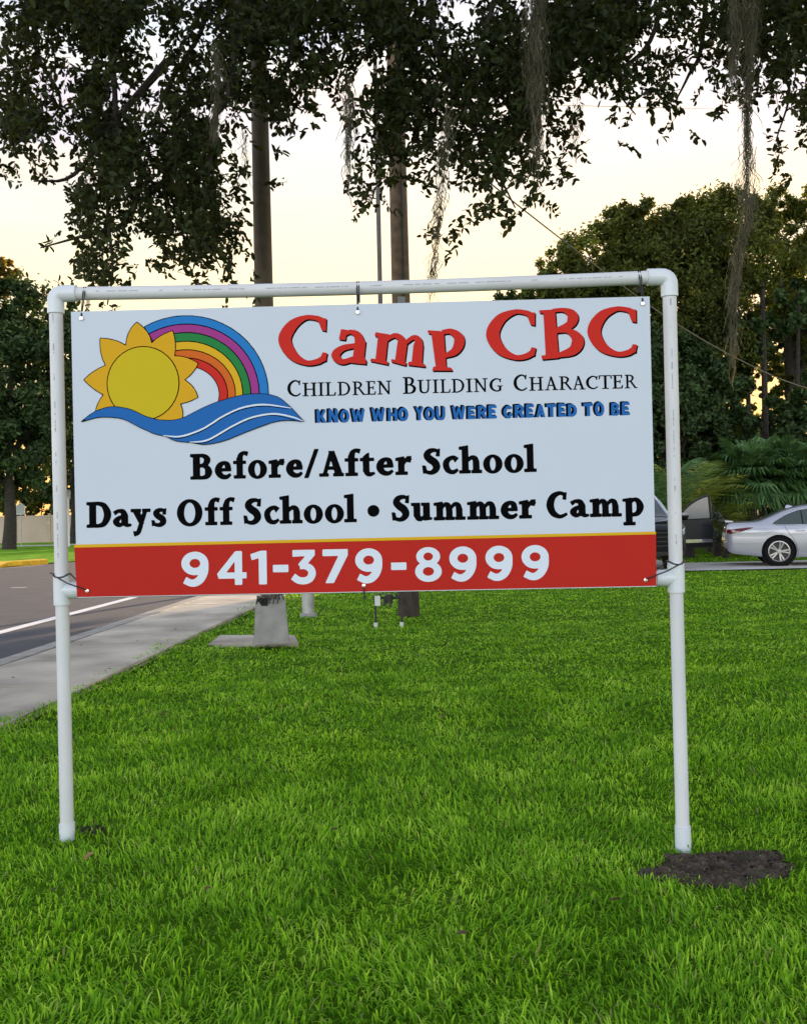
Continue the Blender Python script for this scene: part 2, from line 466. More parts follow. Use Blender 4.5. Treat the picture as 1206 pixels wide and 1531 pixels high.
def simplify(pts, tol):
    p = np.array(pts); n = len(p)
    keep = np.zeros(n, bool)
    far = int(np.argmax(((p - p[0]) ** 2).sum(1))); keep[0] = keep[far] = True
    st = [(0, far), (far, n)]
    while st:
        a, b = st.pop()
        if b - a < 2: continue
        A, B = p[a], p[b % n]; e = B - A; L = np.hypot(*e) + 1e-9
        q = p[a + 1:b]; dd = np.abs(e[0] * (q[:, 1] - A[1]) - e[1] * (q[:, 0] - A[0])) / L
        k = int(np.argmax(dd))
        if dd[k] > tol:
            m = a + 1 + k; keep[m] = True; st += [(a, m), (m, b)]
    return p[keep]
def print_mesh(name, loops, layer, m, parent):
    """loops in photo pixels -> flat ink on the board"""
    cu = bpy.data.curves.new(name, 'CURVE'); cu.dimensions = '2D'; cu.fill_mode = 'BOTH'
    for lp in loops:
        uv = board_uv(lp)
        sp = cu.splines.new('POLY'); sp.points.add(len(uv) - 1)
        sp.points.foreach_set('co', np.c_[uv, np.zeros(len(uv)), np.ones(len(uv))].ravel()); sp.use_cyclic_u = True
    tmp = bpy.data.objects.new('tmp', cu); COL.objects.link(tmp)
    dg = bpy.context.evaluated_depsgraph_get(); dg.update()
    me = bpy.data.meshes.new_from_object(tmp.evaluated_get(dg))
    bpy.data.objects.remove(tmp); bpy.data.curves.remove(cu)
    co = np.empty(len(me.vertices) * 3, np.float32); me.vertices.foreach_get('co', co); co = co.reshape(-1, 3)
    d = 0.0006 * layer
    w = np.array([board_pt(float(a), float(b), d) for a, b in co[:, :2]], np.float32)
    me.vertices.foreach_set('co', w.ravel()); me.update()
    me.name = name; me.materials.clear(); me.materials.append(m)
    o = bpy.data.objects.new(name, me); COL.objects.link(o)
    return place(o, parent)

# ---- lettering.  cap height = 100, y up
SLAB = {
'B': [('p', [(11,0),(36,0),(36,100),(11,100)]), ('p', [(0,100),(13,100),(13,88),(0,90)]), ('p', [(0,0),(13,0),(13,12),(0,10)]),
      ('s', [(30,94,12),(48,94,13),(62,86,20),(66,75,24),(60,62,19),(46,54,12),(30,53,11)]), ('s', [(30,54,11),(52,53,13),(66,44,20),(71,28,26),(66,13,20),(50,6,13),(30,6,12)])],
'D': [('p', [(11,0),(36,0),(36,100),(11,100)]), ('p', [(0,100),(13,100),(13,88),(0,90)]), ('p', [(0,0),(13,0),(13,12),(0,10)]),
      ('s', [(30,94,12),(48,94,13),(70,84,20),(83,50,27),(70,16,20),(48,6,13),(30,6,12)])],
'e': [('s', [(62,17,9),(48,7,14),(30,8,18),(16,20,23),(12,36,25),(20,54,21),(36,63,13),(49,56,20),(53,40,21)]), ('p', [(18,30),(64,30),(64,41),(18,41)])],
'a': [('s', [(6,54,15),(22,63,12),(39,60,18),(46,44,24)]), ('p', [(34,10),(58,10),(58,46),(34,46)]), ('s', [(46,16,24),(56,6,13),(71,7,8)]),
      ('s', [(46,40,11),(26,36,14),(13,21,23),(24,7,15),(44,14,10)])],
'f': [('p', [(14,8),(38,8),(38,80),(14,80)]), ('p', [(2,0),(50,0),(50,11),(2,11)]), ('p', [(0,58),(52,58),(52,69),(0,69)]), ('s', [(26,74,24),(31,92,19),(44,101,13),(60,97,17)])],
'o': [('e', 37,34,37,37), ('E', 37,34,13,27)],
'r': [('p', [(11,8),(35,8),(35,62),(11,62)]), ('p', [(0,0),(48,0),(48,11),(0,11)]), ('p', [(0,56),(0,66),(30,71),(35,71),(35,56)]), ('s', [(32,44,10),(42,58,14),(63,66,14)]), ('p', [(46,72),(64,73),(61,49),(49,50)])],
'/': [('p', [(0,-4),(15,-4),(57,109),(42,109)])],
'A': [('p', [(14,8),(28,8),(56,100),(42,100)]), ('p', [(38,100),(60,100),(92,8),(64,8)]), ('p', [(25,27),(70,27),(70,38),(25,38)]), ('p', [(0,0),(36,0),(36,11),(0,11)]), ('p', [(56,0),(97,0),(97,11),(56,11)])],
't': [('p', [(12,16),(36,16),(36,90),(26,86),(12,74)]), ('p', [(0,58),(56,58),(56,69),(0,69)]), ('s', [(24,26,24),(28,10,20),(40,4,15),(58,9,8)])],
'S': [('s', [(62,91,10),(42,95,14),(24,88,20),(18,73,24),(30,58,27),(46,46,27),(54,28,25),(46,12,20),(30,5,14),(8,10,10)]), ('p', [(0,34),(12,32),(17,8),(3,2)]), ('p', [(52,72),(65,70),(67,100),(58,97)])],
'c': [('s', [(58,53,22),(46,63,15),(29,60,16),(15,48,22),(12,33,24),(18,17,22),(30,7,16),(46,6,14),(62,15,9)])],
'h': [('p', [(12,8),(36,8),(36,109),(12,105)]), ('p', [(0,95),(0,105),(36,110),(36,95)]), ('p', [(0,0),(44,0),(44,11),(0,11)]), ('s', [(34,50,10),(50,62,14),(64,57,20),(68,40,24)]), ('p', [(56,8),(80,8),(80,44),(56,44)]), ('p', [(50,0),(90,0),(90,11),(50,11)])],
'l': [('p', [(12,8),(36,8),(36,110),(12,106)]), ('p', [(0,96),(0,106),(36,111),(36,96)]), ('p', [(0,0),(48,0),(48,11),(0,11)])],
'y': [('p', [(6,64),(33,64),(50,12),(38,2)]), ('p', [(50,64),(65,64),(36,-26),(22,-20)]), ('p', [(0,58),(39,58),(39,69),(0,69)]), ('p', [(46,58),(77,58),(77,69),(46,69)]), ('s', [(38,2,16),(28,-24,15),(11,-29,19)])],
's': [('s', [(49,61,10),(34,64,13),(20,58,18),(17,48,20),(27,38,22),(40,29,22),(44,17,20),(36,7,17),(24,4,13),(8,8,10)]), ('p', [(42,47),(53,46),(55,69),(47,67)]), ('p', [(0,23),(10,22),(14,5),(2,1)])],
'O': [('e', 50,50,50,53), ('E', 50,50,24,42)],
'u': [('p', [(10,16),(34,16),(34,69),(10,69)]), ('p', [(0,59),(34,59),(34,69),(0,69)]), ('s', [(22,24,24),(27,10,20),(38,6,15),(54,16,11)]), ('p', [(48,6),(72,6),(72,69),(48,69)]), ('p', [(40,59),(72,59),(72,69),(40,69)]), ('p', [(50,0),(81,3),(81,11),(50,11)])],
'm': [('p', [(11,8),(35,8),(35,62),(11,62)]), ('p', [(0,58),(0,67),(30,71),(35,71),(35,58)]), ('p', [(0,0),(43,0),(43,11),(0,11)]), ('s', [(33,50,10),(46,62,13),(57,57,19),(61,40,23)]), ('p', [(50,8),(73,8),(73,44),(50,44)]), ('p', [(47,0),(82,0),(82,11),(47,11)]),
      ('s', [(71,50,10),(84,62,13),(97,57,19),(101,40,23)]), ('p', [(90,8),(113,8),(113,44),(90,44)]), ('p', [(86,0),(125,0),(125,11),(86,11)])],
'C': [('s', [(78,86,12),(64,95,12),(46,95,15),(24,80,24),(14,50,28),(24,20,24),(46,5,15),(62,5,12),(82,14,9)]), ('p', [(66,72),(79,70),(81,99),(70,97)])],
'p': [('p', [(12,-30),(36,-30),(36,62),(12,62)]), ('p', [(0,58),(0,67),(30,71),(36,71),(36,58)]), ('p', [(2,-36),(48,-36),(48,-25),(2,-25)]), ('s', [(32,56,10),(46,65,13),(61,58,19),(69,36,26),(61,13,19),(44,5,13),(32,8,11)])],
'.': [('e', 22,42,22,22)],
}
def bar(x0, x1, y0, y1): return ('p', [(x0, y0), (x1, y0), (x1, y1), (x0, y1)])
def st(x, w=15): return bar(x, x + w, 0, 100)
def sf(x0, x1, top=False): return bar(x0, x1, 94, 100) if top else bar(x0, x1, 0, 6)
CAPS = {
'C': [('s', [(78,82,9),(60,94,8),(42,92,11),(21,75,15),(14,48,18),(22,22,15),(44,6,10),(64,6,8),(82,18,7)]), ('p', [(72,70),(79,68),(82,97),(75,94)])],
'H': [st(14), st(70), bar(25, 75, 48, 55), sf(2, 41), sf(58, 97), sf(2, 41, 1), sf(58, 97, 1)],
'I': [st(13), sf(0, 41), sf(0, 41, 1)],
'L': [st(12), sf(0, 40, 1), ('p', [(0,0),(70,0),(74,26),(67,26),(61,7),(0,7)])],
'D': [st(13), sf(0, 30), sf(0, 30, 1), ('s', [(20,97,6),(45,96,8),(72,82,12),(84,50,16),(72,18,12),(45,4,8),(20,3,6)])],
'R': [st(14), sf(2, 42), sf(2, 30, 1), ('s', [(22,97,6),(42,96,8),(60,87,13),(64,73,15),(52,56,9),(26,50,7)]), ('p', [(38,54),(54,54),(88,7),(100,5),(100,0),(78,0)])],
'E': [st(12), sf(0, 30), ('p', [(0,94),(58,94),(57,78),(64,78),(66,100),(0,100)]), bar(25, 52, 48, 55), bar(48, 54, 39, 64), ('p', [(0,0),(66,0),(70,24),(63,24),(58,7),(0,7)])],
'N': [bar(14, 23, 0, 100), ('p', [(6,100),(26,100),(84,4),(84,0),(74,0)]), bar(75, 84, 0, 100), sf(2, 36), sf(62, 98, 1), sf(0, 20, 1)],
'B': [st(12), sf(0, 30), sf(0, 30, 1), ('s', [(20,97,6),(40,96,8),(54,87,13),(57,76,15),(52,62,12),(40,54,8),(22,53,7)]), ('s', [(22,53,7),(44,52,8),(62,42,14),(67,28,17),(60,12,14),(44,4,8),(20,3,6)])],
'U': [bar(14, 29, 30, 100), ('s', [(21,36,15),(26,14,13),(46,4,9),(66,12,9),(73,36,9)]), bar(69, 78, 30, 100), sf(2, 42, 1), sf(58, 92, 1)],
'G': [('s', [(78,82,9),(60,94,8),(42,92,11),(21,75,15),(14,48,18),(22,22,15),(44,6,10),(62,5,9),(78,12,9)]), ('p', [(72,70),(79,68),(82,97),(75,94)]), bar(68, 82, 8, 42), bar(56, 92, 38, 44)],
'A': [('p', [(14,0),(23,0),(52,100),(45,100)]), ('p', [(40,100),(54,100),(88,0),(71,0)]), bar(26, 70, 32, 39), sf(2, 36), sf(58, 99)],
'T': [st(36), sf(22, 65), bar(2, 84, 94, 100), ('p', [(0,74),(7,74),(10,100),(2,100)]), ('p', [(79,74),(86,74),(84,100),(76,100)])],
}
CHUNK = {
'K': [('p', [(2,0),(30,2),(28,100),(0,97)]), ('p', [(26,46),(50,98),(76,96),(46,44)]), ('p', [(24,54),(48,58),(78,2),(48,0)])],
'N': [('p', [(0,0),(24,2),(26,100),(2,98)]), ('p', [(48,0),(74,2),(72,98),(48,100)]), ('p', [(4,98),(28,98),(70,2),(46,0)])],
'O': [('e', 35,50,35,52), ('E', 36,50,10,27)],
'W': [('p', [(0,98),(24,100),(40,0),(16,2)]), ('p', [(18,0),(40,2),(60,90),(42,92)]), ('p', [(42,92),(60,92),(82,0),(58,2)]), ('p', [(60,0),(82,2),(100,98),(76,100)])],
'H': [('p', [(0,0),(25,2),(26,100),(1,98)]), ('p', [(47,0),(72,2),(71,98),(46,100)]), bar(10, 60, 38, 62)],
'Y': [('p', [(0,98),(26,100),(48,50),(28,42)]), ('p', [(48,100),(74,98),(46,40),(28,50)]), ('p', [(24,0),(50,2),(50,54),(24,54)])],
'U': [('p', [(0,30),(25,30),(25,100),(0,98)]), ('p', [(45,30),(70,30),(70,98),(46,100)]), ('s', [(12,36,25),(20,14,24),(35,9,22),(50,14,24),(58,36,25)])],
'E': [('p', [(0,0),(26,2),(28,100),(2,97)]), ('p', [(10,100),(62,97),(60,74),(10,76)]), bar(10, 54, 38, 62), ('p', [(10,0),(62,2),(62,26),(10,25)])],
'R': [('p', [(0,0),(26,2),(27,100),(2,98)]), ('s', [(14,88,24),(42,88,24),(58,70,25),(44,50,24),(14,46,22)]), ('p', [(26,44),(52,50),(76,2),(48,0)])],
'C': [('s', [(62,76,24),(38,89,24),(15,66,26),(14,36,26),(34,11,24),(56,18,24)]), ('p', [(40,16),(68,18),(66,46),(42,42)])],
'A': [('p', [(0,0),(26,2),(52,100),(24,98)]), ('p', [(26,100),(52,98),(76,0),(50,2)]), bar(18, 60, 18, 40)],
'T': [('p', [(0,98),(72,100),(70,74),(2,72)]), ('p', [(23,0),(50,2),(50,90),(24,90)])],
'D': [('p', [(0,0),(26,2),(27,100),(2,98)]), ('s', [(14,88,24),(34,87,25),(52,70,26),(55,48,26),(50,26,26),(34,13,25),(14,12,24)])],
'B': [('p', [(0,0),(26,2),(27,100),(2,98)]), ('s', [(14,88,24),(40,88,24),(52,74,24),(40,55,22),(14,54,20)]), ('s', [(14,52,20),(42,50,22),(56,30,25),(42,12,24),(14,12,24)])],
}
NUM = {
'9': [('e', 40,66,40,35), ('E', 40,66,16,13.5), ('s', [(69,66,22),(67,42,24),(58,22,24),(44,10,23),(28,8,21),(9,17,21)]), ],
'4': [('p', [(54,100),(74,100),(74,37),(87,37),(87,19),(74,19),(74,0),(52,0),(52,19),(4,19),(0,34)]), ('P', [(27,37),(52,37),(52,70)])],
'1': [('p', [(24,0),(47,0),(47,100),(30,100),(0,90),(4,72),(24,78)])],
'-': [('p', [(0,35),(45,35),(45,57),(0,57)])],
'3': [('p', [(2,100),(70,100),(70,82),(2,80)]), ('p', [(44,84),(70,84),(42,52),(20,54),(20,59)]), ('s', [(24,52,19),(40,52,19),(56,44,22),(61,29,23),(53,14,22),(36,8,21),(18,11,21),(3,22,21)])],
'7': [('p', [(0,100),(74,100),(74,82),(32,0),(7,0),(46,80),(0,80)])],
'8': [('e', 39,73,35,28), ('e', 39,29,39,31), ('E', 39,73,14,12), ('E', 39,29,16.5,13)],
}
def line(font, text, x0y0, slope, cap, xs, widths=None, heights=None, step=2.6, grow=0.32, off=(0, 0), tol=0.35):
    """text set on a sloping baseline; xs are left edges in photo pixels"""
    loops = []
    ux = np.array((math.cos(math.atan(slope)), math.sin(math.atan(slope)))); uy = np.array((ux[1], -ux[0]))
    for i, ch in enumerate(text):
        ops = font[ch]
        allp = np.vstack([op_poly(o) for o in ops]); gx0, gx1 = allp[:, 0].min(), allp[:, 0].max()
        hscale = (heights[i] if heights else cap) / 100.0
        wscale = (widths[i] / (gx1 - gx0)) if widths else hscale
        base = np.array((xs[i], x0y0[1] + (xs[i] - x0y0[0]) * slope)) + np.array(off)
        for lp in contours(ops, step, grow / hscale):
            q = simplify(lp, tol)
            q[:, 0] = (q[:, 0] - gx0) * wscale; q[:, 1] *= hscale
            loops.append(base + q[:, :1] * ux + q[:, 1:] * uy)
    return loops

Z = 4.307
def zx(o, l, s=Z): return [o + a / s for a in l]
l1 = 'Before/After' + 'School'
x1 = zx(270, [70, 228, 347, 442, 575, 687, 803, 900, 1065]) + zx(540, [0, 105, 228]) + zx(540, [400, 533, 637, 792, 928, 1055])
w1 = [a / Z for a in (137, 103, 95, 118, 100, 104, 92, 155, 100, 93, 107, 102, 113, 99, 143, 120, 120, 76)]
L1 = line(SLAB, l1, (290, 717), -0.0225, 37.4, x1, w1, grow=0.62)
l2 = 'DaysOffSchool.SummerCamp'
x2 = zx(120, [50, 220, 335, 468, 633, 812, 908]) + zx(350, [70, 203, 303, 458, 594, 718, 868]) + zx(570, [75, 200, 345, 560, 775, 893]) + zx(760, [293, 468, 617, 862], 5.025)
w2 = [a / Z for a in (156, 116, 124, 93, 160, 95, 95, 111, 96, 143, 119, 118, 76, 72, 111, 131, 200, 200, 106, 106)] + [a / 5.025 for a in (153, 138, 233, 154)]
L2 = line(SLAB, l2, (133, 789), -0.0214, 37.6, x2, w2, grow=0.62)
print_mesh('programme_lettering', L1, 1, M_black, board); print_mesh('programme_lettering', L2, 1, M_black, board)

c1 = 'CHILDREN' + 'BUILDING' + 'CHARACTER'
xc = zx(420, [45, 143, 243, 290, 368, 465, 553, 624, 790, 884, 981, 1030, 1103]) + zx(690, [34, 83, 185, 340, 441, 540, 634, 716, 806, 888, 975, 1056])
wc = [a / Z for a in (86, 92, 38, 68, 82, 86, 62, 92, 84, 88, 38, 66, 82, 40, 90, 84, 86, 90, 86, 88, 86, 76, 84, 68, 80)]
hc = [25.0] + [20.3] * 7 + [25.0] + [20.3] * 7 + [25.0] + [20.3] * 8
for i0, i1 in ((0, 8), (8, 16), (16, 25)):
    print_mesh('small_caps_word', line(CAPS, c1[i0:i1], (435, 593.2), -0.0242, 20.3, xc[i0:i1], wc[i0:i1], hc[i0:i1], step=2.2, grow=0.18, tol=0.4), 1, M_black, board)

k1 = 'KNOW' + 'WHO' + 'YOU' + 'WERE' + 'CREATED' + 'TO' + 'BE'
xk = zx(420, [230, 306, 381, 455, 583, 690, 758, 864, 928, 1000, 1102]) + zx(690, [40, 104, 172, 269, 341, 414, 479, 547, 622, 684, 784, 858, 962, 1030])
wk = [a / Z for a in (68, 66, 64, 90, 92, 65, 66, 60, 66, 62, 90, 56, 66, 58, 62, 70, 56, 64, 68, 54, 62, 66, 64, 60, 56)]
hk = [20.5 + 0.9 * math.sin(i * 2.1) for i in range(len(k1))]
for i0, i1 in ((0, 4), (4, 7), (7, 10), (10, 14), (14, 21), (21, 23), (23, 25)):
    a_ = (k1[i0:i1], (475, 633), -0.0247, 20.5, xk[i0:i1], wk[i0:i1], hk[i0:i1])
    mw = print_mesh('motto_word', line(CHUNK, *a_, step=2.6, grow=-0.45, off=(0.7, 0.25)), 2, M_blue, board)
    place(print_mesh('lettering_shadow', line(CHUNK, *a_, step=2.6, off=(-1.9, -0.6), grow=0.3), 1, M_black, board), mw)

# heading, letter by letter in zoomed pixels (y down)
HEAD1 = [
 [('s', [(338,172,40),(318,150,34),(280,138,28),(225,138,30),(150,182,62),(103,270,77),(150,362,60),(230,410,32),(300,404,34),(347,378,36)]), ('p', [(330,142),(354,142),(352,221),(326,214),(308,165)]), ('p', [(332,348),(361,352),(350,404),(318,384)])],
 [('p', [(443,207),(478,212),(470,275),(430,270)]), ('s', [(452,240,32),(500,224,26),(542,245,46),(560,300,64)]), ('p', [(525,290),(592,280),(580,402),(512,405)]), ('p', [(500,392),(515,376),(585,382),(596,398),(594,421),(505,412)]), ('s', [(540,305,28),(455,322,36),(411,365,52),(450,405,34),(525,385,30)])],
 [('p', [(652,226),(735,240),(724,264),(645,250)]), ('p', [(668,233),(728,245),(710,412),(650,400)]), ('p', [(625,384),(728,405),(726,424),(619,402)]), ('s', [(718,270,24),(765,246,28),(802,265,42),(813,302,58)]), ('p', [(783,290),(842,298),(826,418),(768,405)]), ('p', [(748,388),(836,410),(834,430),(745,406)]), ('s', [(834,288,24),(880,258,28),(908,275,42),(909,312,58)]), ('p', [(880,300),(938,306),(930,426),(868,415)]), ('p', [(852,404),(945,418),(952,438),(845,425)])],
 [('p', [(962,215),(1045,220),(1050,240),(970,236)]), ('p', [(985,222),(1062,225),(1078,450),(1015,445)]), ('p', [(1000,434),(1105,440),(1115,460),(992,460)]), ('s', [(1050,227,26),(1105,222,34),(1150,256,58),(1153,300,62),(1125,345,46),(1070,370,24)])],
]
HEAD2 = [
 [('s', [(388,140,40),(370,118,34),(335,106,28),(278,105,30),(195,150,62),(150,240,80),(195,330,62),(280,378,32),(350,373,34),(396,347,36)]), ('p', [(378,108),(405,108),(404,188),(378,182),(360,135)]), ('p', [(384,318),(411,322),(400,372),(370,355)])],
 [('p', [(430,95),(480,92),(480,114),(432,112)]), ('p', [(455,95),(525,90),(548,378),(470,384)]), ('p', [(443,368),(545,362),(548,384),(447,393)]), ('s', [(510,97,22),(575,93,26),(622,115,54),(633,145,66),(610,185,48),(535,214,24)]), ('s', [(535,222,22),(600,218,30),(648,250,60),(662,290,74),(630,340,56),(535,370,24)])],
 [('s', [(998,122,40),(980,100,34),(945,89,28),(888,88,30),(805,132,62),(760,222,80),(805,312,62),(890,358,32),(960,353,34),(1005,328,36)]), ('p', [(985,90),(1013,90),(1014,169),(988,165),(970,118)]), ('p', [(992,300),(1019,304),(1008,352),(978,336)])],
]
def traced(glyphs, ox, oy, s, step=5, grow=0.0, off=(0, 0), tol=0.7):
    out = []
    for ops in glyphs:
        for lp in contours(ops, step, grow):
            q = simplify(lp, tol); out.append(np.c_[ox + (q[:, 0] + off[0]) / s, oy + (q[:, 1] + off[1]) / s])
    return out
hd = print_mesh('heading_lettering', traced(HEAD1, 400, 440, 4.02) + traced(HEAD2, 700, 440, 4.02), 2, M_red, board)
place(print_mesh('lettering_shadow', traced(HEAD1, 400, 440, 4.02, grow=1.5, off=(6, 8)) + traced(HEAD2, 700, 440, 4.02, grow=1.5, off=(6, 8)), 1, M_black, board), hd)

# red band, gold rule, number
def quad(name, pts, layer, m, par=None): return print_mesh(name, [np.array(pts, float)], layer, m, par or board)
quad('red_band', [(112.9, 819), (980.2, 799), (980.4, 875.5), (118, 892.5)], 1, M_band)
quad('gold_rule', [(112.6, 814.5), (980.1, 794.8), (980.2, 799), (112.9, 819)], 2, M_yel)
n1 = '941-379-8999'
xn = zx(260, [56, 270, 470, 605, 712, 903, 1098], 4.02) + zx(540, [187, 330, 536, 752, 968], 4.02)
wnn = [a / 4.02 for a in (163, 177, 98, 93, 150, 152, 162, 92, 160, 162, 162, 163)]
NL = line(NUM, n1, (290, 875.6), -0.0196, 50.2, xn, wnn, step=2.4, grow=0.0)
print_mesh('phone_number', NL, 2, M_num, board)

# artwork, zoomed pixels of the logo (x = 100 + z/2.741)
def art(name, ops, layer, m, grow=0.0, step=5, par=None, tol=0.6):
    lp = []
    for q in contours(ops, step, grow):
        q = simplify(q, tol); lp.append(np.c_[100 + q[:, 0] / 2.741, 440 + q[:, 1] / 2.741])
    o = print_mesh(name, lp, layer, m, board)
    if par is not None: place(o, par)
    return o
def petal(parts):
    out = []
    for a, c, b in parts:                      # quadratic edges
        for k in range(8):
            t = k / 8; out.append(((1 - t) ** 2 * a[0] + 2 * t * (1 - t) * c[0] + t * t * b[0], (1 - t) ** 2 * a[1] + 2 * t * (1 - t) * c[1] + t * t * b[1]))
    return out
rays = petal([((240,210),(240,150),(283,112)), ((283,112),(340,150),(345,200)), ((345,200),(375,165),(432,148)), ((432,148),(450,200),(440,252)),
              ((440,252),(490,250),(538,283)), ((538,283),(520,325),(482,350)), ((482,350),(525,375),(538,422)), ((538,422),(500,445),(465,448)),
              ((465,448),(480,475),(475,508)), ((475,508),(420,530),(370,515)), ((370,515),(240,520),(118,478)), ((118,478),(125,440),(150,412)),
              ((150,412),(105,390),(68,350)), ((68,350),(105,310),(158,290)), ((158,290),(130,250),(133,178)), ((133,178),(200,180),(240,210))])
rc = (488, 412)
RX, RY = [340, 302, 267, 234, 204, 172, 137], [327, 292, 257, 221, 186, 152, 118]
def arc_band(i):
    a = np.radians(np.linspace(-15, 121, 44)); 
    o = np.c_[rc[0] + RX[i] * np.cos(a), rc[1] - RY[i] * np.sin(a)]; q = np.c_[rc[0] + RX[i + 1] * np.cos(a), rc[1] - RY[i + 1] * np.sin(a)]
    return [('p', np.r_[o, q[::-1]])]
for i, m in enumerate((M_cyan, M_purp, M_green, M_yel, M_oran, M_red)):
    rb = art('rainbow_band', arc_band(i), 2, m, grow=-2.2)
    art('outline', arc_band(i), 1 + 0.12 * i, M_black, grow=1.6, par=rb)
ry = art('sun_rays', [('p', rays)], 4, M_ray, grow=-1.2)
art('outline', [('p', rays)], 3, M_black, grow=2.4, par=ry)
sd = art('sun_disc', [('e', 312, 365, 148, 152)], 6, M_sun, grow=-2)
art('outline', [('e', 312, 365, 148, 152)], 5, M_black, grow=2.2, par=sd)
wave = [(58,524),(105,487),(150,468),(195,461),(260,472),(330,503),(395,517),(470,510),(555,468),(640,434),(730,412),(810,409),(870,424),(922,466)]
wave = [p[:2] for p in catmull(wave, 5)] + [p[:2] for p in catmull([(922,466),(945,492),(974,523)], 4)] + \
       [p[:2] for p in catmull([(974,523),(930,518),(860,522),(760,556),(650,600),(570,616),(512,608),(450,602),(408,583),(360,572),(300,545),(230,511),(150,503),(100,511),(58,524)], 5)]
wv = art('wave', [('p', wave)], 8, M_blue, grow=-1.0)
art('outline', [('p', wave)], 7, M_black, grow=2.0, par=wv)
art('foam_line', [('s', [(395,580,3),(470,583,7),(560,552,7),(640,502,7),(720,466,7),(810,453,7),(922,467,3)])], 9, M_num, par=wv, step=2.5, tol=0.3)
art('foam_line', [('s', [(505,607,3),(580,598,7),(680,542,7),(760,506,7),(850,491,7),(930,505,6),(972,522,3)])], 9, M_num, par=wv, step=2.5, tol=0.3)
art('foam_shadow', [('s', [(420,588,2),(470,590,4),(560,559,4),(640,509,4),(720,473,4),(810,459,4),(915,472,2)]), ('s', [(525,611,2),(580,605,4),(680,549,4),(760,512,4),(850,497,4),(960,523,2)])], 8.5, M_black, par=wv, step=2, tol=0.3)

# ------------------------------------------------------------------ the pipe frame
def pvc_mat():
    m = mat('pvc_white', (0.58, 0.59, 0.61), 0.42, noise=(3, 0.06), bump=(60, 0.05, 0.001))
    return m
M_pvc = pvc_mat(); M_fit = mat('pvc_fitting', (0.60, 0.64, 0.68), 0.3, noise=(4, 0.05)); M_print = mat('pipe_print', (0.33, 0.34, 0.37), 0.6)
M_tie = mat('tie_black', (0.012, 0.012, 0.014), 0.45); M_grom = mat('grommet_metal', (0.72, 0.70, 0.68), 0.3, metal=0.9)
PL, PR = Vector((-1.483, 4.338, 0)), Vector((1.154, 4.275, 0))
ZT = 2.391; r = 0.0288
fdir = (PR - PL).normalized()
fr = empty('pipe_frame', (0, 4.25, 0), 'tall frame of white plastic pipe standing in the lawn around the board', 'sign frame')
lL, lR = gz(PL.x, PL.y), gz(PR.x, PR.y)
for p, zb, zt in ((PL, 0.0 + lL - 0.06, ZT - 0.04), (PR, lR - 0.10, ZT - 0.04)):
    bm = bmesh.new()
    k = 0.0035 if p is PR else 0
    tube(bm, [p + Vector((k, 0, zb)), p + Vector((0, 0, 1.0)), p + Vector((0, 0, zt))], r, 24)
    # printed maker's line down the pipe: small dashes standing a hair proud of the skin
    rr = random.Random(3 if p is PL else 9); z = 1.25
    ang = -0.12
    while z < 2.28:
        L = rr.choice((0.004, 0.006, 0.010, 0.016, 0.03)); w = rr.uniform(.0014, .003)
        for a0 in (ang,):
            v = []
            for da, zz in ((-w / r, z), (w / r, z), (w / r, z + L), (-w / r, z + L)):
                a_ = a0 + da; v.append(bm.verts.new(p + Vector((math.sin(a_) * (r + 0.0006), -math.cos(a_) * (r + 0.0006), zz))))
            bm.faces.new(v).material_index = 1
        z += L + rr.choice((0.003, 0.004, 0.006, 0.02, 0.09))
    finish('post', bm, [M_pvc, M_print], fr, smooth=True)
bm = bmesh.new()
n = 12
tube(bm, [PL.lerp(PR, i / n) + Vector((0, 0, ZT - 0.012 * math.sin(math.pi * i / n) )) for i in range(n + 1)], r, 24)
rr = random.Random(21); t = 0.07
while t < 0.93:
    L = rr.choice((0.003, 0.005, 0.009, 0.015)); v = []
    for tt, da in ((t, -0.002 / r), (t + L, -0.002 / r), (t + L, 0.002 / r), (t, 0.002 / r)):
        a_ = 0.1 + da
        v.append(bm.verts.new(PL.lerp(PR, tt) + Vector((0, -math.cos(a_) * (r + 0.0006), ZT - 0.012 * math.sin(math.pi * tt) + math.sin(a_) * r))))
    bm.faces.new(v).material_index = 1; t += L + rr.choice((0.002, 0.003, 0.004, 0.012, 0.035))
finish('top_rail', bm, [M_pvc, M_print], fr, smooth=True)
bm = bmesh.new()
tube(bm, [PL + Vector((0, 0, 1.10)), PR + Vector((0, 0, 1.10))], r, 20)
finish('bottom_rail', bm, M_pvc, fr, smooth=True)
for p, s in ((PL, 1), (PR, -1)):
    bm = bmesh.new(); q = 0.0358
    arc = [p + Vector((0, 0, ZT - 0.085))] + [p + Vector((0, 0, ZT - 0.035))]
    for k in range(1, 6):
        a = k / 6 * math.pi / 2
        arc.append(p + fdir * s * 0.03 * (1 - math.cos(a)) + Vector((0, 0, ZT - 0.03 + 0.03 * math.sin(a))))
    arc += [p + fdir * s * 0.04 + Vector((0, 0, ZT)), p + fdir * s * 0.092 + Vector((0, 0, ZT))]
    tube(bm, arc, q, 24)
    finish('elbow', bm, M_fit, fr, smooth=True)
    bm = bmesh.new()
    tube(bm, [p + Vector((0, 0, 1.045)), p + Vector((0, 0, 1.172))], q, 24)
    t0 = p + Vector((0, 0, 1.107))
    tube(bm, [t0, t0 + fdir * s * 0.05, t0 + fdir * s * 0.085], q * 0.98, 24)
    finish('tee', bm, M_fit, fr, smooth=True)
    bm = bmesh.new(); zb = lL if s > 0 else lR
    k = 0.0035 if s < 0 else 0
    tube(bm, [p + Vector((k, 0, zb - 0.05)), p + Vector((k, 0, zb + (0.055 if s > 0 else 0.095)))], 0.0336, 24)
    finish('coupling', bm, M_fit, fr, smooth=True)

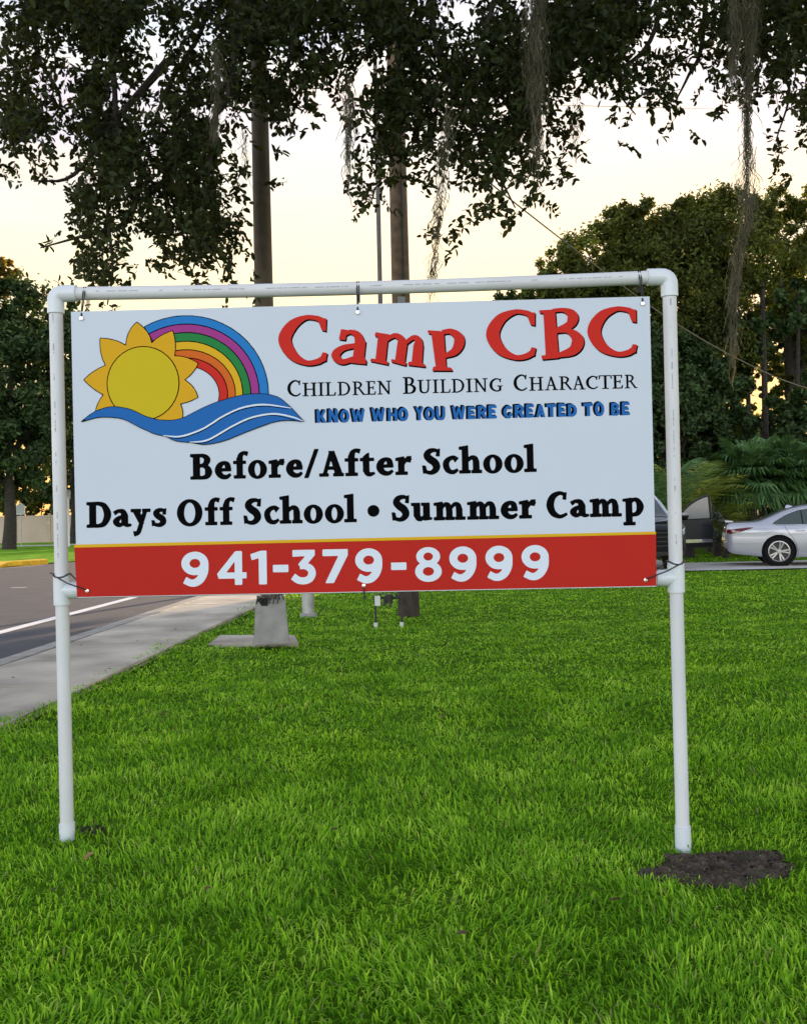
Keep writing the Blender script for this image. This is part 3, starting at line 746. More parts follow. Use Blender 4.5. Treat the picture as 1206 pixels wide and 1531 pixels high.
# ---- ties between board and frame
def tie(label, u, bottom=False, post=None, drop=0.05):
    e = empty('wire_tie', tuple(board_pt(u, SH if not bottom else 0, 0.0)), label, 'tie', 'ties holding the board')
    bm = bmesh.new()
    t = (board_pt(u, 0) - PL).dot(fdir) / (PR - PL).length
    c = PL.lerp(PR, t); zt = ZT - 0.012 * math.sin(math.pi * t)
    if not bottom:
        g = board_pt(u, SH - drop, 0.004)
        for dx in (-0.004, 0.004):
            tube(bm, [g + Vector((dx * 0.3, -0.002, 0)), c + Vector((dx, -r - 0.006, zt - 0.01 - c.z)), c + Vector((dx, -r * 0.6, zt + r * 0.85)), c + Vector((dx, r, zt + 0.01)), c + Vector((dx, 0.02, zt - r - 0.03))], 0.0026, 6)
        finish('strap', bm, M_tie, e, smooth=True)
        bm = bmesh.new(); lathe(bm, [(0.003, 0.0), (0.009, 0.0), (0.0085, 0.003), (0.003, 0.004)], 14, Matrix.Translation(g) @ Matrix.Rotation(R(90), 4, 'X'))
        finish('grommet', bm, M_grom, e, smooth=True)
    else:
        g = board_pt(u, 0.028, 0.003)
        if post is None:
            tube(bm, [g, g + Vector((0, -0.004, -0.02)), g + Vector((0.002, 0.004, -0.045))], 0.003, 6)
            tube(bm, [g + Vector((0.002, 0.004, -0.045)), g + Vector((0.002, 0.004, -0.058))], 0.006, 6)
        else:
            a = [post + Vector((-(r + .009) * math.cos(x), -(r + .009) * math.sin(x), 1.172 + 0.008 * math.cos(x * 2))) for x in np.linspace(-0.5, math.pi + 0.5, 9)]
            tube(bm, a, 0.0035, 6)
            e_ = a[-1] if post is PL else a[0]
            tube(bm, [e_, e_.lerp(g, 0.6) + Vector((0, -0.012, 0.004)), g], 0.003, 6)
            o_ = a[2] if post is PL else a[6]
            tube(bm, [o_, o_.lerp(g, 0.5) + Vector((0, -0.03, 0.0)), g + Vector((0, -0.002, 0.004))], 0.003, 6)
            q_ = a[0] if post is PL else a[-1]
            tube(bm, [q_, q_ + Vector((-0.02 if post is PL else 0.016, -0.012, 0.008))], 0.003, 6)
        finish('strap', bm, M_tie, e, smooth=True)
        bm = bmesh.new(); lathe(bm, [(0.003, 0.0), (0.008, 0.0), (0.008, 0.003), (0.003, 0.004)], 12, Matrix.Translation(g) @ Matrix.Rotation(R(90), 4, 'X'))
        finish('grommet', bm, M_grom, e, smooth=True)
tie('black tie from the top rail to the board corner above the sun artwork', 0.045, drop=0.03)
tie('black tie on the top rail above the red heading letter a, at mid board', 1.222, drop=0.035)
tie('black tie from the top rail to the board corner by the last heading letter', SW - 0.03, drop=0.03)
tie('black tie wrapped round the left post at the corner of the red band', 0.045, True, PL)
tie('black tie wrapped round the right post at the corner of the red band', SW - 0.045, True, PR)
tie('black tie dangling below the middle of the red band', 1.222, True)
# ------------------------------------------------------------------ poles, cabinet, small street things
M_pole = mat('lamp_pole_brown', (0.135, 0.10, 0.07), 0.75, noise=(6, 0.25, 10), bump=(40, 0.2, 0.004))
M_wood = mat('weathered_wood', (0.17, 0.115, 0.068), 0.9, noise=(9, 0.35, 12), bump=(50, 0.6, 0.01))
M_bark = mat('bark', (0.034, 0.027, 0.021), 0.95, noise=(7, 0.4, 12), bump=(18, 1.0, 0.05))
M_cbase = mat('cast_base_grey', (0.25, 0.245, 0.23), 0.85, noise=(7, 0.22, 12), bump=(60, 0.3, 0.004))
M_dark = mat('dark_void', (0.012, 0.012, 0.012), 0.9)
M_galv = mat('galvanised', (0.36, 0.37, 0.37), 0.5, metal=0.6, noise=(9, 0.15, 10))
M_wire = mat('wire_dark', (0.03, 0.028, 0.026), 0.6)
M_wirel = mat('wire_pale', (0.16, 0.14, 0.11), 0.6)

M_dpole = mat('dark_pole', (0.07, 0.062, 0.055), .6, noise=(4, .2))
# lamp pole on its tapered base
b = G(407, 968); b.z = 0
b = P(406, 968, 10.9); b.z = 0.05
lp = empty('lamp_pole', tuple(b), 'brown tapered lamp pole rising from a grey tapered base beside the pavement', 'lamp pole')
bm = bmesh.new()
h, w0, w1 = 0.455, 0.188, 0.160
ring = []
for z, w in ((0.0, w0 + .012), (0.03, w0 + .012), (0.032, w0), (h, w1), (h + 0.025, w1 - 0.02), (h + 0.03, 0.12)):
    ring.append([bm.verts.new((b.x + sx_ * w, b.y + sy_ * w * 0.95, b.z + z)) for sx_, sy_ in ((-1, -1), (1, -1), (1, 1), (-1, 1))])
for r0, r1 in zip(ring[:-1], ring[1:]):
    for k in range(4): bm.faces.new((r0[k], r0[(k + 1) % 4], r1[(k + 1) % 4], r1[k]))
bm.faces.new(ring[0][::-1]); bm.faces.new(ring[-1])
bmesh.ops.rotate(bm, cent=b, matrix=Matrix.Rotation(R(7.2), 3, 'Z'), verts=bm.verts[:])
base = finish('tapered_base', bm, M_cbase, lp, bevel=0.012, smooth=True)
bm = bmesh.new()
box(bm, b.x - 0.125, b.x - 0.01, b.y - 0.166, b.y - 0.1, b.z + h - 0.045, b.z + h + 0.035)
finish('hand_hole', bm, M_dark, base)
bm = bmesh.new()
rr = random.Random(4)
for k in range(6):
    x = b.x - 0.13 + k * 0.045
    tube(bm, catmull([(x, b.y - 0.17, b.z + h - 0.02), (x + 0.02, b.y - 0.21, b.z + h + 0.05), (x + rr.uniform(0, .08), b.y - 0.19, b.z + h + 0.06 + rr.uniform(0, .05)), (x + 0.07, b.y - 0.16, b.z + h + 0.02)], 5), 0.006, 6)
finish('loose_wires', bm, M_wire, base, smooth=True)
for dx, dy in ((-1, -1), (1, -1), (1, 1), (-1, 1)):
    bm = bmesh.new(); tube(bm, [b + Vector((dx * .12, dy * .11, h + .02)), b + Vector((dx * .12, dy * .11, h + .06))], 0.016, 8)
    finish('bolt', bm, M_galv, base)
bm = bmesh.new()
tube(bm, [b + Vector((0, 0, h)), b + Vector((0, 0, h + .05)), b + Vector((0, 0, 3)), b + Vector((0.0, 0, 6)), b + Vector((0, 0, 9.4))], [0.125, 0.112, 0.104, 0.092, 0.078], 24)
shaft = finish('shaft', bm, M_pole, lp, smooth=True)
bm = bmesh.new()
tube(bm, catmull([b + Vector((0, 0, 9.3)), b + Vector((-0.5, 0, 9.75)), b + Vector((-1.6, 0, 9.95))], 6), 0.04, 10)
finish('arm', bm, M_galv, lp, smooth=True)
bm = bmesh.new()
bmesh.ops.create_uvsphere(bm, u_segments=16, v_segments=8, radius=1, matrix=Matrix.Translation(b + Vector((-1.9, 0, 9.95))) @ Matrix.Diagonal((0.36, 0.15, 0.08, 1)))
finish('lamp_head', bm, M_galv, lp, smooth=True)
bm = bmesh.new()   # small hardware low on the shaft
box(bm, b.x - .125, b.x - .095, b.y - .03, b.y + .03, b.z + 3.58, b.z + 3.66)
finish('shaft_clip', bm, M_galv, lp)

# short grey post behind
q = P(461, 919, 14.3); q.z = 0
po = empty('marker_post', tuple(q), 'short round grey post in the grass behind the lamp pole base', 'post')
bm = bmesh.new(); lathe(bm, [(0.09, -0.05), (0.088, 0.5), (0.088, 0.86), (0.075, 0.93), (0.03, 0.955)], 20, Matrix.Translation(q)); finish('post_body', bm, M_galv, po, smooth=True)
bm = bmesh.new(); lathe(bm, [(0.13, -0.02), (0.125, 0.02), (0.095, 0.035)], 20, Matrix.Translation(q)); finish('collar', bm, M_cbase, po, smooth=True)

# wooden utility pole
u0 = P(611, 921, 14.0); u0.z = 0
up = empty('utility_pole', tuple(u0), 'straight weathered wooden utility pole standing in the lawn behind the board', 'utility pole')
bm = bmesh.new()
tube(bm, [u0 + Vector((0, 0, -.1)), u0 + Vector((0, 0, .4)), u0 + Vector((-.01, 0, 4)), u0 + Vector((-.02, 0, 8)), u0 + Vector((-.02, 0, 11))], [.150, .138, .128, .115, .10], 24)
finish('shaft', bm, M_wood, up, smooth=True)
M_butt = mat('treated_butt', (0.040, 0.030, 0.023), .95, noise=(9, .4, 12), bump=(40, .8, .01))
bm = bmesh.new(); tube(bm, catmull([u0 + Vector((0, 0, -.1)), u0 + Vector((0, 0, .5)), u0 + Vector((-.002, 0, 1.0))], 5), [.156, .153, .149, .147, .146, .145, .144, .143, .142, .141, .140], 24); finish('treated_butt', bm, M_butt, up, smooth=True)
bm = bmesh.new(); box(bm, u0.x - 1.1, u0.x + 1.1, u0.y - .16, u0.y - .06, 10.1, 10.22); finish('crossarm', bm, M_wood, up, bevel=.01)
for k in (-.9, -.3, .3, .9):
    bm = bmesh.new(); lathe(bm, [(.03, 10.22), (.05, 10.26), (.03, 10.3), (.05, 10.34), (.02, 10.38)], 12, Matrix.Translation((u0.x + k, u0.y - .11, 0))); finish('insulator', bm, M_galv, up, smooth=True)
bm = bmesh.new()     # cable guard and tag near the board top
box(bm, u0.x - .06, u0.x + .05, u0.y - .15, u0.y - .11, 4.25, 4.42)
finish('bracket', bm, M_galv, up)
bm = bmesh.new(); tube(bm, [u0 + Vector((.03, -.135, 0.2)), u0 + Vector((.03, -.12, 8)), u0 + Vector((.03, -.11, 10))], .012, 6); finish('ground_wire', bm, M_wire, up)

# street lamp farther along
s0 = P(577, 830, 28.0); s0.z = 0
sl = empty('street_lamp', tuple(s0), 'thin pole seen just left of the wooden pole, running up into the leaves', 'street lamp')
bm = bmesh.new(); tube(bm, [s0, s0 + Vector((0, 0, 7)), s0 + Vector((0, 0, 14.3))], [.075, .068, .058], 14); finish('shaft', bm, M_dpole, sl, smooth=True)
bm = bmesh.new(); lathe(bm, [(.14, 0), (.13, .25), (.09, .3)], 14, Matrix.Translation(s0)); finish('base', bm, M_galv, sl, smooth=True)
bm = bmesh.new(); tube(bm, catmull([s0 + Vector((0, 0, 14.2)), s0 + Vector((-.1, 0, 14.5)), s0 + Vector((-.45, -.05, 14.6))], 5), .035, 8); finish('arm', bm, M_galv, sl, smooth=True)
bm = bmesh.new(); bmesh.ops.create_uvsphere(bm, u_segments=16, v_segments=8, radius=1, matrix=Matrix.Translation(s0 + Vector((-.62, -.1, 14.56))) @ Matrix.Diagonal((.32, .15, .09, 1))); finish('lamp_head', bm, M_galv, sl, smooth=True)

# overhead wires
def wire(px, rad, m, label):
    pts = catmull([P(*p) for p in px], 10)
    bm = bmesh.new(); tube(bm, pts, rad, 6)
    return tag(finish('overhead_wire', bm, m, smooth=True), label, 'wire')
wire([(604, 168, 14.0), (735, 275, 15.4), (830, 350, 17.0), (915, 415, 18.8), (1010, 483, 21), (1110, 540, 24.5), (1206, 580, 29), (1330, 610, 40)], 0.013, M_wirel, 'service wire slanting down from the wooden pole to the right behind the board')
wire([(604, 150, 14.0), (700, 154, 17.5), (860, 157, 27), (1080, 162, 60)], 0.014, M_wire, 'thin level wire crossing the pale sky between the oak leaves')

# irrigation backflow valve on two risers
v0 = P(581, 936, 12.7); v0.z = 0
M_valve = mat('valve_black', (0.015, 0.015, 0.016), 0.5); M_tagw = mat('tag_white', (0.6, 0.62, 0.6), 0.6)
bf = empty('backflow_valve', tuple(v0), 'small black irrigation valve on two thin risers in the grass below the board', 'valve')
for dx in (-.165, .165):
    bm = bmesh.new(); tube(bm, [v0 + Vector((dx, 0, 0)), v0 + Vector((dx, 0, .34))], .013, 10); rs = finish('riser', bm, M_valve, bf, smooth=True)
    bm = bmesh.new(); tube(bm, [v0 + Vector((dx, 0, -.02)), v0 + Vector((dx, 0, .045))], .024, 10); finish('foot_collar', bm, M_tagw, rs, smooth=True)
    bm = bmesh.new(); tube(bm, [v0 + Vector((dx, 0, .33)), v0 + Vector((dx, 0, .38))], .022, 10); finish('elbow', bm, M_valve, rs, smooth=True)
bm = bmesh.new()
tube(bm, [v0 + Vector((-.17, 0, .355)), v0 + Vector((.17, 0, .355))], .017, 10)
lathe(bm, [(.02, -.05), (.05, -.045), (.055, .04), (.03, .06)], 14, Matrix.Translation(v0 + Vector((.01, 0, .345))))
tube(bm, [v0 + Vector((-.04, -.01, .36)), v0 + Vector((-.05, -.05, .27))], .018, 8)
tube(bm, [v0 + Vector((.05, -.01, .34)), v0 + Vector((.02, -.03, .24))], .016, 8)
for dx in (-.1, .11):
    tube(bm, [v0 + Vector((dx, 0, .34)), v0 + Vector((dx, -.01, .40))], .012, 8)
    box(bm, v0.x + dx - .05, v0.x + dx + .05, v0.y - .012, v0.y + .012, .40, .412)
finish('valve_body', bm, M_valve, bf, smooth=True)
bm = bmesh.new(); box(bm, v0.x - .17, v0.x - .10, v0.y - .03, v0.y - .024, .26, .385); finish('tag', bm, M_tagw, bf, bevel=.004)

# bare soil round the posts
M_dirt = mat('dirt', (0.072, 0.058, 0.046), 0.98, spec=.05, noise=(22, 0.5, 12), bump=(60, 1.0, 0.02))
def dirt(name, cx, cy, rx, ry, hgt, label=None):
    bm = bmesh.new(); n = 54; g = {}
    rr = random.Random(int(cx * 100))
    ph = [rr.uniform(0, 6.28) for _ in range(6)]
    for j in range(n + 1):
        for i in range(n + 1):
            a, c = i / n * 2 - 1, j / n * 2 - 1
            q = math.hypot(a, c); th = math.atan2(c, a)
            lim = 0.78 + 0.14 * math.sin(2 * th + ph[0]) + 0.1 * math.sin(5 * th + ph[1]) + .06 * math.sin(9 * th + ph[2])
            f = max(0, 1 - (q / lim) ** 2)
            z = hgt * f ** 0.6 * (0.55 + 0.5 * math.sin(a * 7 + ph[3]) * math.sin(c * 6 + ph[4])) + rr.uniform(-.010, .012) * (f > 0) - (0.02 if f <= 0 else 0)
            x, y = cx + a * rx, cy + c * ry
            g[i, j] = bm.verts.new((x, y, gz(x, y) + z))
    for j in range(n):
        for i in range(n): bm.faces.new((g[i, j], g[i + 1, j], g[i + 1, j + 1], g[i, j + 1]))
    o = finish(name, bm, M_dirt, smooth=True); o['kind'] = 'stuff'; return o
DIRT = []
for (px, py, rx, ry, hh) in ((1076, 1279, .39, .22, .014), (138, 1256, .07, .04, .002)):
    c = G(px, py); dirt('dirt_patch', c.x, c.y, rx, ry, hh); DIRT.append((c.x, c.y, rx * .72, ry * .72))

# ---- across the road: fence, signs
M_vinyl = mat('fence_tan', (0.50, 0.39, 0.31), 0.7, noise=(.6, .1, 8))
FY = 72.0
fence = empty('vinyl_fence', (-29, FY, 0), 'long tan board fence behind the big tree across the road', 'fence')
xs_ = [-62 + 2.44 * i for i in range(24)]
for i, x in enumerate(xs_):
    bm = bmesh.new(); box(bm, x - .07, x + .07, FY - .07, FY + .07, 0, 2.02); box(bm, x - .09, x + .09, FY - .09, FY + .09, 2.02, 2.08)
    finish('fence_post', bm, M_vinyl, fence)
    if i < len(xs_) - 1:
        bm = bmesh.new()
        k = x + .075
        while k < x + 2.3:
            box(bm, k, k + .145, FY - .02, FY + .02, .08, 1.85); k += .15
        box(bm, x + .07, x + 2.37, FY - .035, FY + .035, 1.85, 1.96); box(bm, x + .07, x + 2.37, FY - .035, FY + .035, .02, .12)
        finish('fence_panel', bm, M_vinyl, fence)
M_signb = mat('sign_back', (0.36, 0.38, 0.39), 0.5, metal=.3); M_signw = mat('sign_white_edge', (.6, .62, .64), .5)
g = P(32, 815, 60); g.z = 0
rs = empty('road_sign', tuple(g), 'small five-sided road sign on a thin post by the big tree across the road', 'road sign')
bm = bmesh.new(); tube(bm, [g, g + Vector((0, 0, 2.62))], .035, 8); finish('post', bm, M_galv, rs)
def plate(s, y0, y1, c):
    bm = bmesh.new(); pts = [(-.26 * s, -.36 * s), (.26 * s, -.36 * s), (.28 * s, .14 * s), (0, .38 * s), (-.28 * s, .14 * s)]
    a = [bm.verts.new((c.x + x, y0, c.z + z)) for x, z in pts]; d = [bm.verts.new((c.x + x, y1, c.z + z)) for x, z in pts]
    bm.faces.new(a); bm.faces.new(d[::-1])
    for i in range(5): bm.faces.new((a[i], a[(i + 1) % 5], d[(i + 1) % 5], d[i]))
    return bm
c = g + Vector((0, -.05, 2.3))
pl = finish('sign_plate', plate(1, c.y, c.y + .01, c), M_signw, rs)
finish('plate_face', plate(.84, c.y - .006, c.y - .003, c), M_signb, pl)
g = P(103, 808, 58); g.z = 0
wp = empty('white_post', tuple(g), 'slim white post beyond the road, seen between left pipe and board', 'post')
bm = bmesh.new(); tube(bm, [g, g + Vector((0, 0, 2.9))], .06, 10); finish('post_body', bm, M_signw, wp, smooth=True)
bm = bmesh.new(); box(bm, g.x - .16, g.x + .12, g.y - .03, g.y + .03, 2.75, 3.3); finish('sign_plate', bm, M_signb, wp, bevel=.02)
# ------------------------------------------------------------------ cars
def paint(name, col, metal=.0, rough=.35): return mat(name, col, rough, metal, coat=1.0)
M_silver = paint('paint_silver', (0.40, 0.41, 0.47), metal=.5, rough=.33)
M_grey = mat('paint_dark_grey', (0.009, 0.010, 0.013), .38, .1, coat=.15, spec=.3)
M_glass = mat('car_glass', (0.030, 0.050, 0.050), 0.05, spec=.8)
M_glassdk = mat('car_glass_pale', (0.05, 0.06, 0.065), 0.05, spec=.8)
M_tyre = mat('tyre', (0.008, 0.008, 0.009), 0.9, spec=.15, noise=(30, .2))
M_rim = mat('rim_alloy', (0.36, 0.36, 0.37), .3, metal=.8)
M_rimd = mat('rim_dark', (0.02, 0.02, 0.022), .5)
M_chrome = mat('chrome', (0.7, 0.7, 0.72), .12, metal=1.0)
M_tail = mat('tail_red', (0.10, 0.004, 0.008), .15, coat=1.0)
M_lamp = mat('headlamp_clear', (0.62, 0.64, 0.66), .12, metal=.5, coat=1.0)
M_blk = mat('trim_black', (0.006, 0.006, 0.007), .6, spec=.15)
M_plate = mat('plate_pale', (0.55, 0.57, 0.58), .5)

class Car:
    """lofted body; local x: rear 0 -> front L, y: left +, z up"""
    def __init__(s, L, W, top, bot, plan, belt, tumble, nx=120):
        s.L, s.W, s.belt, s.tumble = L, W, belt, tumble
        f = lambda pts: (np.array([p[0] for p in catmull(pts, 12)]), np.array([p[1] for p in catmull(pts, 12)]))
        s.t, s.b, s.p = f(top), f(bot), f(plan); s.nx = nx
    def zt(s, x): return float(np.interp(x, *s.t))
    def zb(s, x): return float(np.interp(x, *s.b))
    def w(s, x): return s.W / 2 * float(np.interp(x, *s.p))
    def sy(s, x, z):
        w = s.w(x)
        y = w * (1 - .045 * ((z - .62) / .42) ** 2 if z < s.belt else 1 - .045 * ((s.belt - .62) / .42) ** 2)
        # shoulder crease
        y += .012 * math.exp(-((z - s.belt + .10) / .06) ** 2)
        if z > s.belt: y -= (z - s.belt) * s.tumble
        return y
    def section(s, x, n=14):
        zb, zt = s.zb(x), s.zt(x); out = [(0, zb), (s.sy(x, zb) * .8, zb), (s.sy(x, zb + .06) * .965, zb + .015)]
        ze = zt - .055
        for k in range(n):
            z = zb + .06 + (ze - zb - .06) * k / (n - 1); out.append((s.sy(x, z), z))
        ye = s.sy(x, ze)
        out += [(ye * .96, zt - .022), (ye * .86, zt - .006), (ye * .6, zt + .006), (ye * .3, zt + .012), (0, zt + .014)]
        return out
    def body(s):
        bm = bmesh.new(); rows = []
        for i in range(s.nx + 1):
            x = s.L * i / s.nx; sec = s.section(x)
            full = [(x, y, z) for y, z in sec] + [(x, -y, z) for y, z in sec[-2:0:-1]]
            rows.append([bm.verts.new(p) for p in full])
        m = len(rows[0])
        for r0, r1 in zip(rows[:-1], rows[1:]):
            for k in range(m): bm.faces.new((r0[k], r0[(k + 1) % m], r1[(k + 1) % m], r1[k]))
        bm.faces.new(rows[0]); bm.faces.new(rows[-1][::-1])
        return bm
    def side(s, pts, sgn, off=.004, cuts=3):
        """panel on the side from an outline in (x,z)"""
        bm = bmesh.new()
        vs = [bm.verts.new((x, 0, z)) for x, z in pts]
        bm.faces.new(vs)
        bmesh.ops.triangulate(bm, faces=bm.faces[:])
        for _ in range(cuts):
            bmesh.ops.subdivide_edges(bm, edges=[e for e in bm.edges if e.calc_length() > .12], cuts=1, use_grid_fill=True)
        for v in bm.verts: v.co.y = sgn * (s.sy(v.co.x, v.co.z) + off)
        bmesh.ops.triangulate(bm, faces=bm.faces[:])
        r = bmesh.ops.extrude_face_region(bm, geom=bm.faces[:])
        for v in [g for g in r['geom'] if isinstance(g, bmesh.types.BMVert)]: v.co.y -= sgn * (off + .01)
        return bm
    def side_line(s, pts, sgn, rad=.006, off=.0):
        bm = bmesh.new(); tube(bm, [(x, sgn * (s.sy(x, z) + off), z) for x, z in pts], rad, 6); return bm
    def topsheet(s, x0, x1, inset, n=14, off=.006):
        bm = bmesh.new(); rows = []
        for i in range(n + 1):
            x = x0 + (x1 - x0) * i / n; zt = s.zt(x); ye = s.sy(x, zt - .055) * .95 - inset
            rows.append([bm.verts.new((x, ye * k, zt + .014 - .02 * k * k * 1.4 + off)) for k in (-1, -.75, -.5, -.25, 0, .25, .5, .75, 1)])
        for r0, r1 in zip(rows[:-1], rows[1:]):
            for k in range(8): bm.faces.new((r0[k], r1[k], r1[k + 1], r0[k + 1]))
        return bm

def cutbool(o, cutters):
    for x, y0, y1, r, z in cutters:
        bm = bmesh.new(); lathe(bm, [(r, y0), (r, y1)], 40, Matrix.Translation((x, 0, z)) @ Matrix.Rotation(R(-90), 4, 'X'))
        bmesh.ops.recalc_face_normals(bm, faces=bm.faces)
        me = bpy.data.meshes.new('cut'); bm.to_mesh(me); bm.free(); c = bpy.data.objects.new('cut', me); COL.objects.link(c); c.parent = o.parent
        md = o.modifiers.new('b', 'BOOLEAN'); md.operation = 'DIFFERENCE'; md.object = c; md.solver = 'EXACT'
        dg = bpy.context.evaluated_depsgraph_get(); dg.update()
        me2 = bpy.data.meshes.new_from_object(o.evaluated_get(dg)); o.modifiers.clear()
        old = o.data; o.data = me2; bpy.data.meshes.remove(old); bpy.data.objects.remove(c)
    o.data.name = o.name
    o.data.shade_smooth(); o.data.set_sharp_from_angle(angle=R(32))

def wheel(root, x, y, r, sgn, spokes=10, twin=True, width=.22, M=None):
    """parts tyre, rim in the car's local space"""
    T = Matrix.Translation((x, y, r)) @ Matrix.Rotation(R(-90 * sgn), 4, 'X')      # local +z = outward
    if M is not None: T = Matrix.Translation((x, y, r)) @ M @ Matrix.Rotation(R(-90 * sgn), 4, 'X')
    rr_ = r * .70
    bm = bmesh.new()
    lathe(bm, [(rr_, -width), (r * .95, -width + .01), (r, -width + .035), (r, -.035), (r * .985, -.015), (r * .93, .0), (r * .78, .006), (rr_, -.004)], 48, T, close=True)
    w = finish('wheel', bm, M_tyre, root, smooth=True, world_coords=False)
    bm = bmesh.new()
    lathe(bm, [(rr_ + .002, -.006), (rr_ + .002, .002), (rr_ - .018, .004), (rr_ - .03, -.02), (rr_ - .03, -.06), (rr_ - .01, -.06)], 48, T, close=True)
    for k in range(spokes):
        for d in ((-.105, .105) if twin else (0,)):
            a = 2 * math.pi * k / spokes + d * 1.6
            S_ = T @ Matrix.Rotation(a, 4, 'Z')
            v = box(bm, .035, rr_ - .02, -.015 if twin else -.026, .015 if twin else .026, -.03, -.004)
            for q in v:
                f = (q.co.x - .035) / (rr_ - .055); q.co.z += -.008 + .008 * f; q.co.y *= (.8 + .5 * f)
            bmesh.ops.transform(bm, matrix=S_, verts=v)
    lathe(bm, [(.001, .0), (.05, -.001), (.062, -.012), (.062, -.035)], 24, T)
    finish('rim', bm, M_rim, w, smooth=True, world_coords=False)
    bm = bmesh.new(); lathe(bm, [(rr_ - .012, -.075), (rr_ - .012, -.06), (.02, -.05)], 32, T); finish('brake_disc', bm, M_rimd, w, world_coords=False)
    return w

# ---------------- silver saloon, tail to the left
cs = Car(4.80, 1.82,
    [(0, .60), (.012, .84), (.05, 1.005), (.14, 1.035), (.42, 1.045), (.72, 1.06), (.98, 1.15), (1.35, 1.31), (1.75, 1.405), (2.2, 1.435), (2.65, 1.42), (3.0, 1.34), (3.4, 1.14), (3.66, 1.0), (4.1, .94), (4.5, .84), (4.7, .72), (4.8, .56)],
    [(0, .42), (.06, .34), (.2, .285), (.6, .24), (1.2, .2), (3.6, .19), (4.4, .2), (4.7, .22), (4.8, .30)],
    [(0, .74), (.02, .80), (.08, .87), (.25, .94), (.7, .985), (1.4, 1.0), (3.2, 1.0), (4.0, .98), (4.4, .92), (4.65, .80), (4.75, .68), (4.8, .60)], .93, .52)
sp = P(1078, 845, 24.5)
se = empty('silver_car', (sp.x + 2.4, 23.95, 0.012), 'silver saloon car parked on the driveway, its tail beside the open grey car door', 'car', rz=R(-14))
def SP(o): return o
def sadd(name, bm, m, par=se, smooth=True, bevel=0): 
    if par is se: bmesh.ops.translate(bm, verts=bm.verts[:], vec=(-2.4, 0, 0))
    else: bmesh.ops.translate(bm, verts=bm.verts[:], vec=(-2.4, 0, 0))
    return finish(name, bm, m, par, smooth=smooth, bevel=bevel, world_coords=False)
WR = .345; WX = (1.18, 4.02)
body = sadd('body', cs.body(), M_silver)
cutbool(body, [(x - 2.4, y0, y1, WR + .045, WR) for x in WX for y0, y1 in ((-1.1, -.66), (.66, 1.1))])
near = -1    # the side toward the camera
dlo = [(1.02, .985), (1.12, 1.06), (1.34, 1.19), (1.62, 1.295), (1.95, 1.345), (2.3, 1.355), (2.62, 1.335), (2.92, 1.24), (3.18, 1.10), (3.36, 1.0), (3.30, .965), (2.6, .955), (1.9, .955), (1.35, .955), (1.12, .96)]
for sg in (-1, 1):
    w = sadd('side_window', cs.side(dlo, sg), M_glass)
    bm = cs.side_line(dlo + dlo[:1], sg, .010, .006); sadd('window_trim', bm, M_chrome, w)
    bm = cs.side([(2.28, .955), (2.36, .955), (2.33, 1.36), (2.27, 1.36)], sg, .007); sadd('door_pillar', bm, M_blk, w, smooth=False)
    bm = cs.side([(1.70, .955), (1.725, .955), (1.70, 1.32), (1.68, 1.31)], sg, .007); sadd('glass_bar', bm, M_blk, w, smooth=False)
    # tail lamp wraps the corner
    sadd('tail_lamp', cs.side([(.03, .80), (.10, .765), (.30, .80), (.56, .885), (.62, .915), (.5, .915), (.2, .885), (.045, .868)], sg, .010), M_tail)
    # door handle, seams, fuel flap
    h = bmesh.new(); tube(h, [(x, sg * (cs.sy(x, .82) + o_), .82) for x, o_ in ((1.55, .0), (1.58, .025), (1.72, .028), (1.76, .0))], .013, 8); sadd('door_handle', h, M_chrome)
    h = bmesh.new(); tube(h, [(x, sg * (cs.sy(x, .81) + o_), .81) for x, o_ in ((2.66, .0), (2.69, .025), (2.83, .028), (2.87, .0))], .013, 8); sadd('door_handle', h, M_chrome)
    for ln in ([(1.30, .955), (1.38, .80), (1.52, .60), (1.58, .42), (1.60, .25)], [(2.36, .95), (2.37, .6), (2.36, .22)], [(3.36, .97), (3.42, .6), (3.40, .22)]):
        sadd('door_seam', cs.side_line(catmull(ln, 6), sg, .005, -.001), M_blk)
    sadd('sill_trim', cs.side([(1.60, .24), (3.58, .23), (3.58, .27), (1.60, .28)], sg, .006), M_chrome)
    sadd('bumper_crease', cs.side_line(catmull([(.03, .58), (.2, .55), (.5, .53), (.78, .55)], 6), sg, .008, -.001), M_galv)
    m_ = bmesh.new(); bmesh.ops.create_uvsphere(m_, u_segments=14, v_segments=8, radius=1, matrix=Matrix.Translation((3.22, sg * 1.0, 1.02)) @ Matrix.Diagonal((.09, .12, .075, 1))); sadd('mirror', m_, M_silver)
    for x in WX:
        T = Matrix.Translation((0, 0, 0))
        wheel_o = wheel(se, x - 2.4, sg * .885, WR, sg, 5, True)
        arch = bmesh.new(); lathe(arch, [(WR + .046, .62), (WR + .046, .80)], 36, Matrix.Translation((x, 0, WR)) @ Matrix.Rotation(R(-90 * sg), 4, 'X')); sadd('arch_liner', arch, M_blk)
fl = sadd('fuel_flap', cs.side([(.76, .80), (1.0, .80), (1.0, .96), (.76, .96)], near, .0035, 2), M_silver)
sadd('flap_seam', cs.side_line([(.75, .79), (1.01, .79), (1.01, .965), (.75, .965), (.75, .79)], near, .004, .0), M_galv, fl)
sadd('rear_window', cs.topsheet(.80, 1.45, .10), M_glass)
sadd('windscreen', cs.topsheet(2.82, 3.52, .08), M_glass)
bm = bmesh.new()
for k in range(2): pass
rows = []
for y in np.linspace(-.70, .70, 13):
    e = 1 - .25 * (y / .7) ** 2
    rows.append([bm.verts.new(p) for p in ((.02, y, 1.035), (-.015 * e, y, 1.075), (.02, y, 1.09), (.17, y, 1.075), (.2, y, 1.04))])
for r0, r1 in zip(rows[:-1], rows[1:]):
    for k in range(4): bm.faces.new((r0[k], r1[k], r1[k + 1], r0[k + 1]))
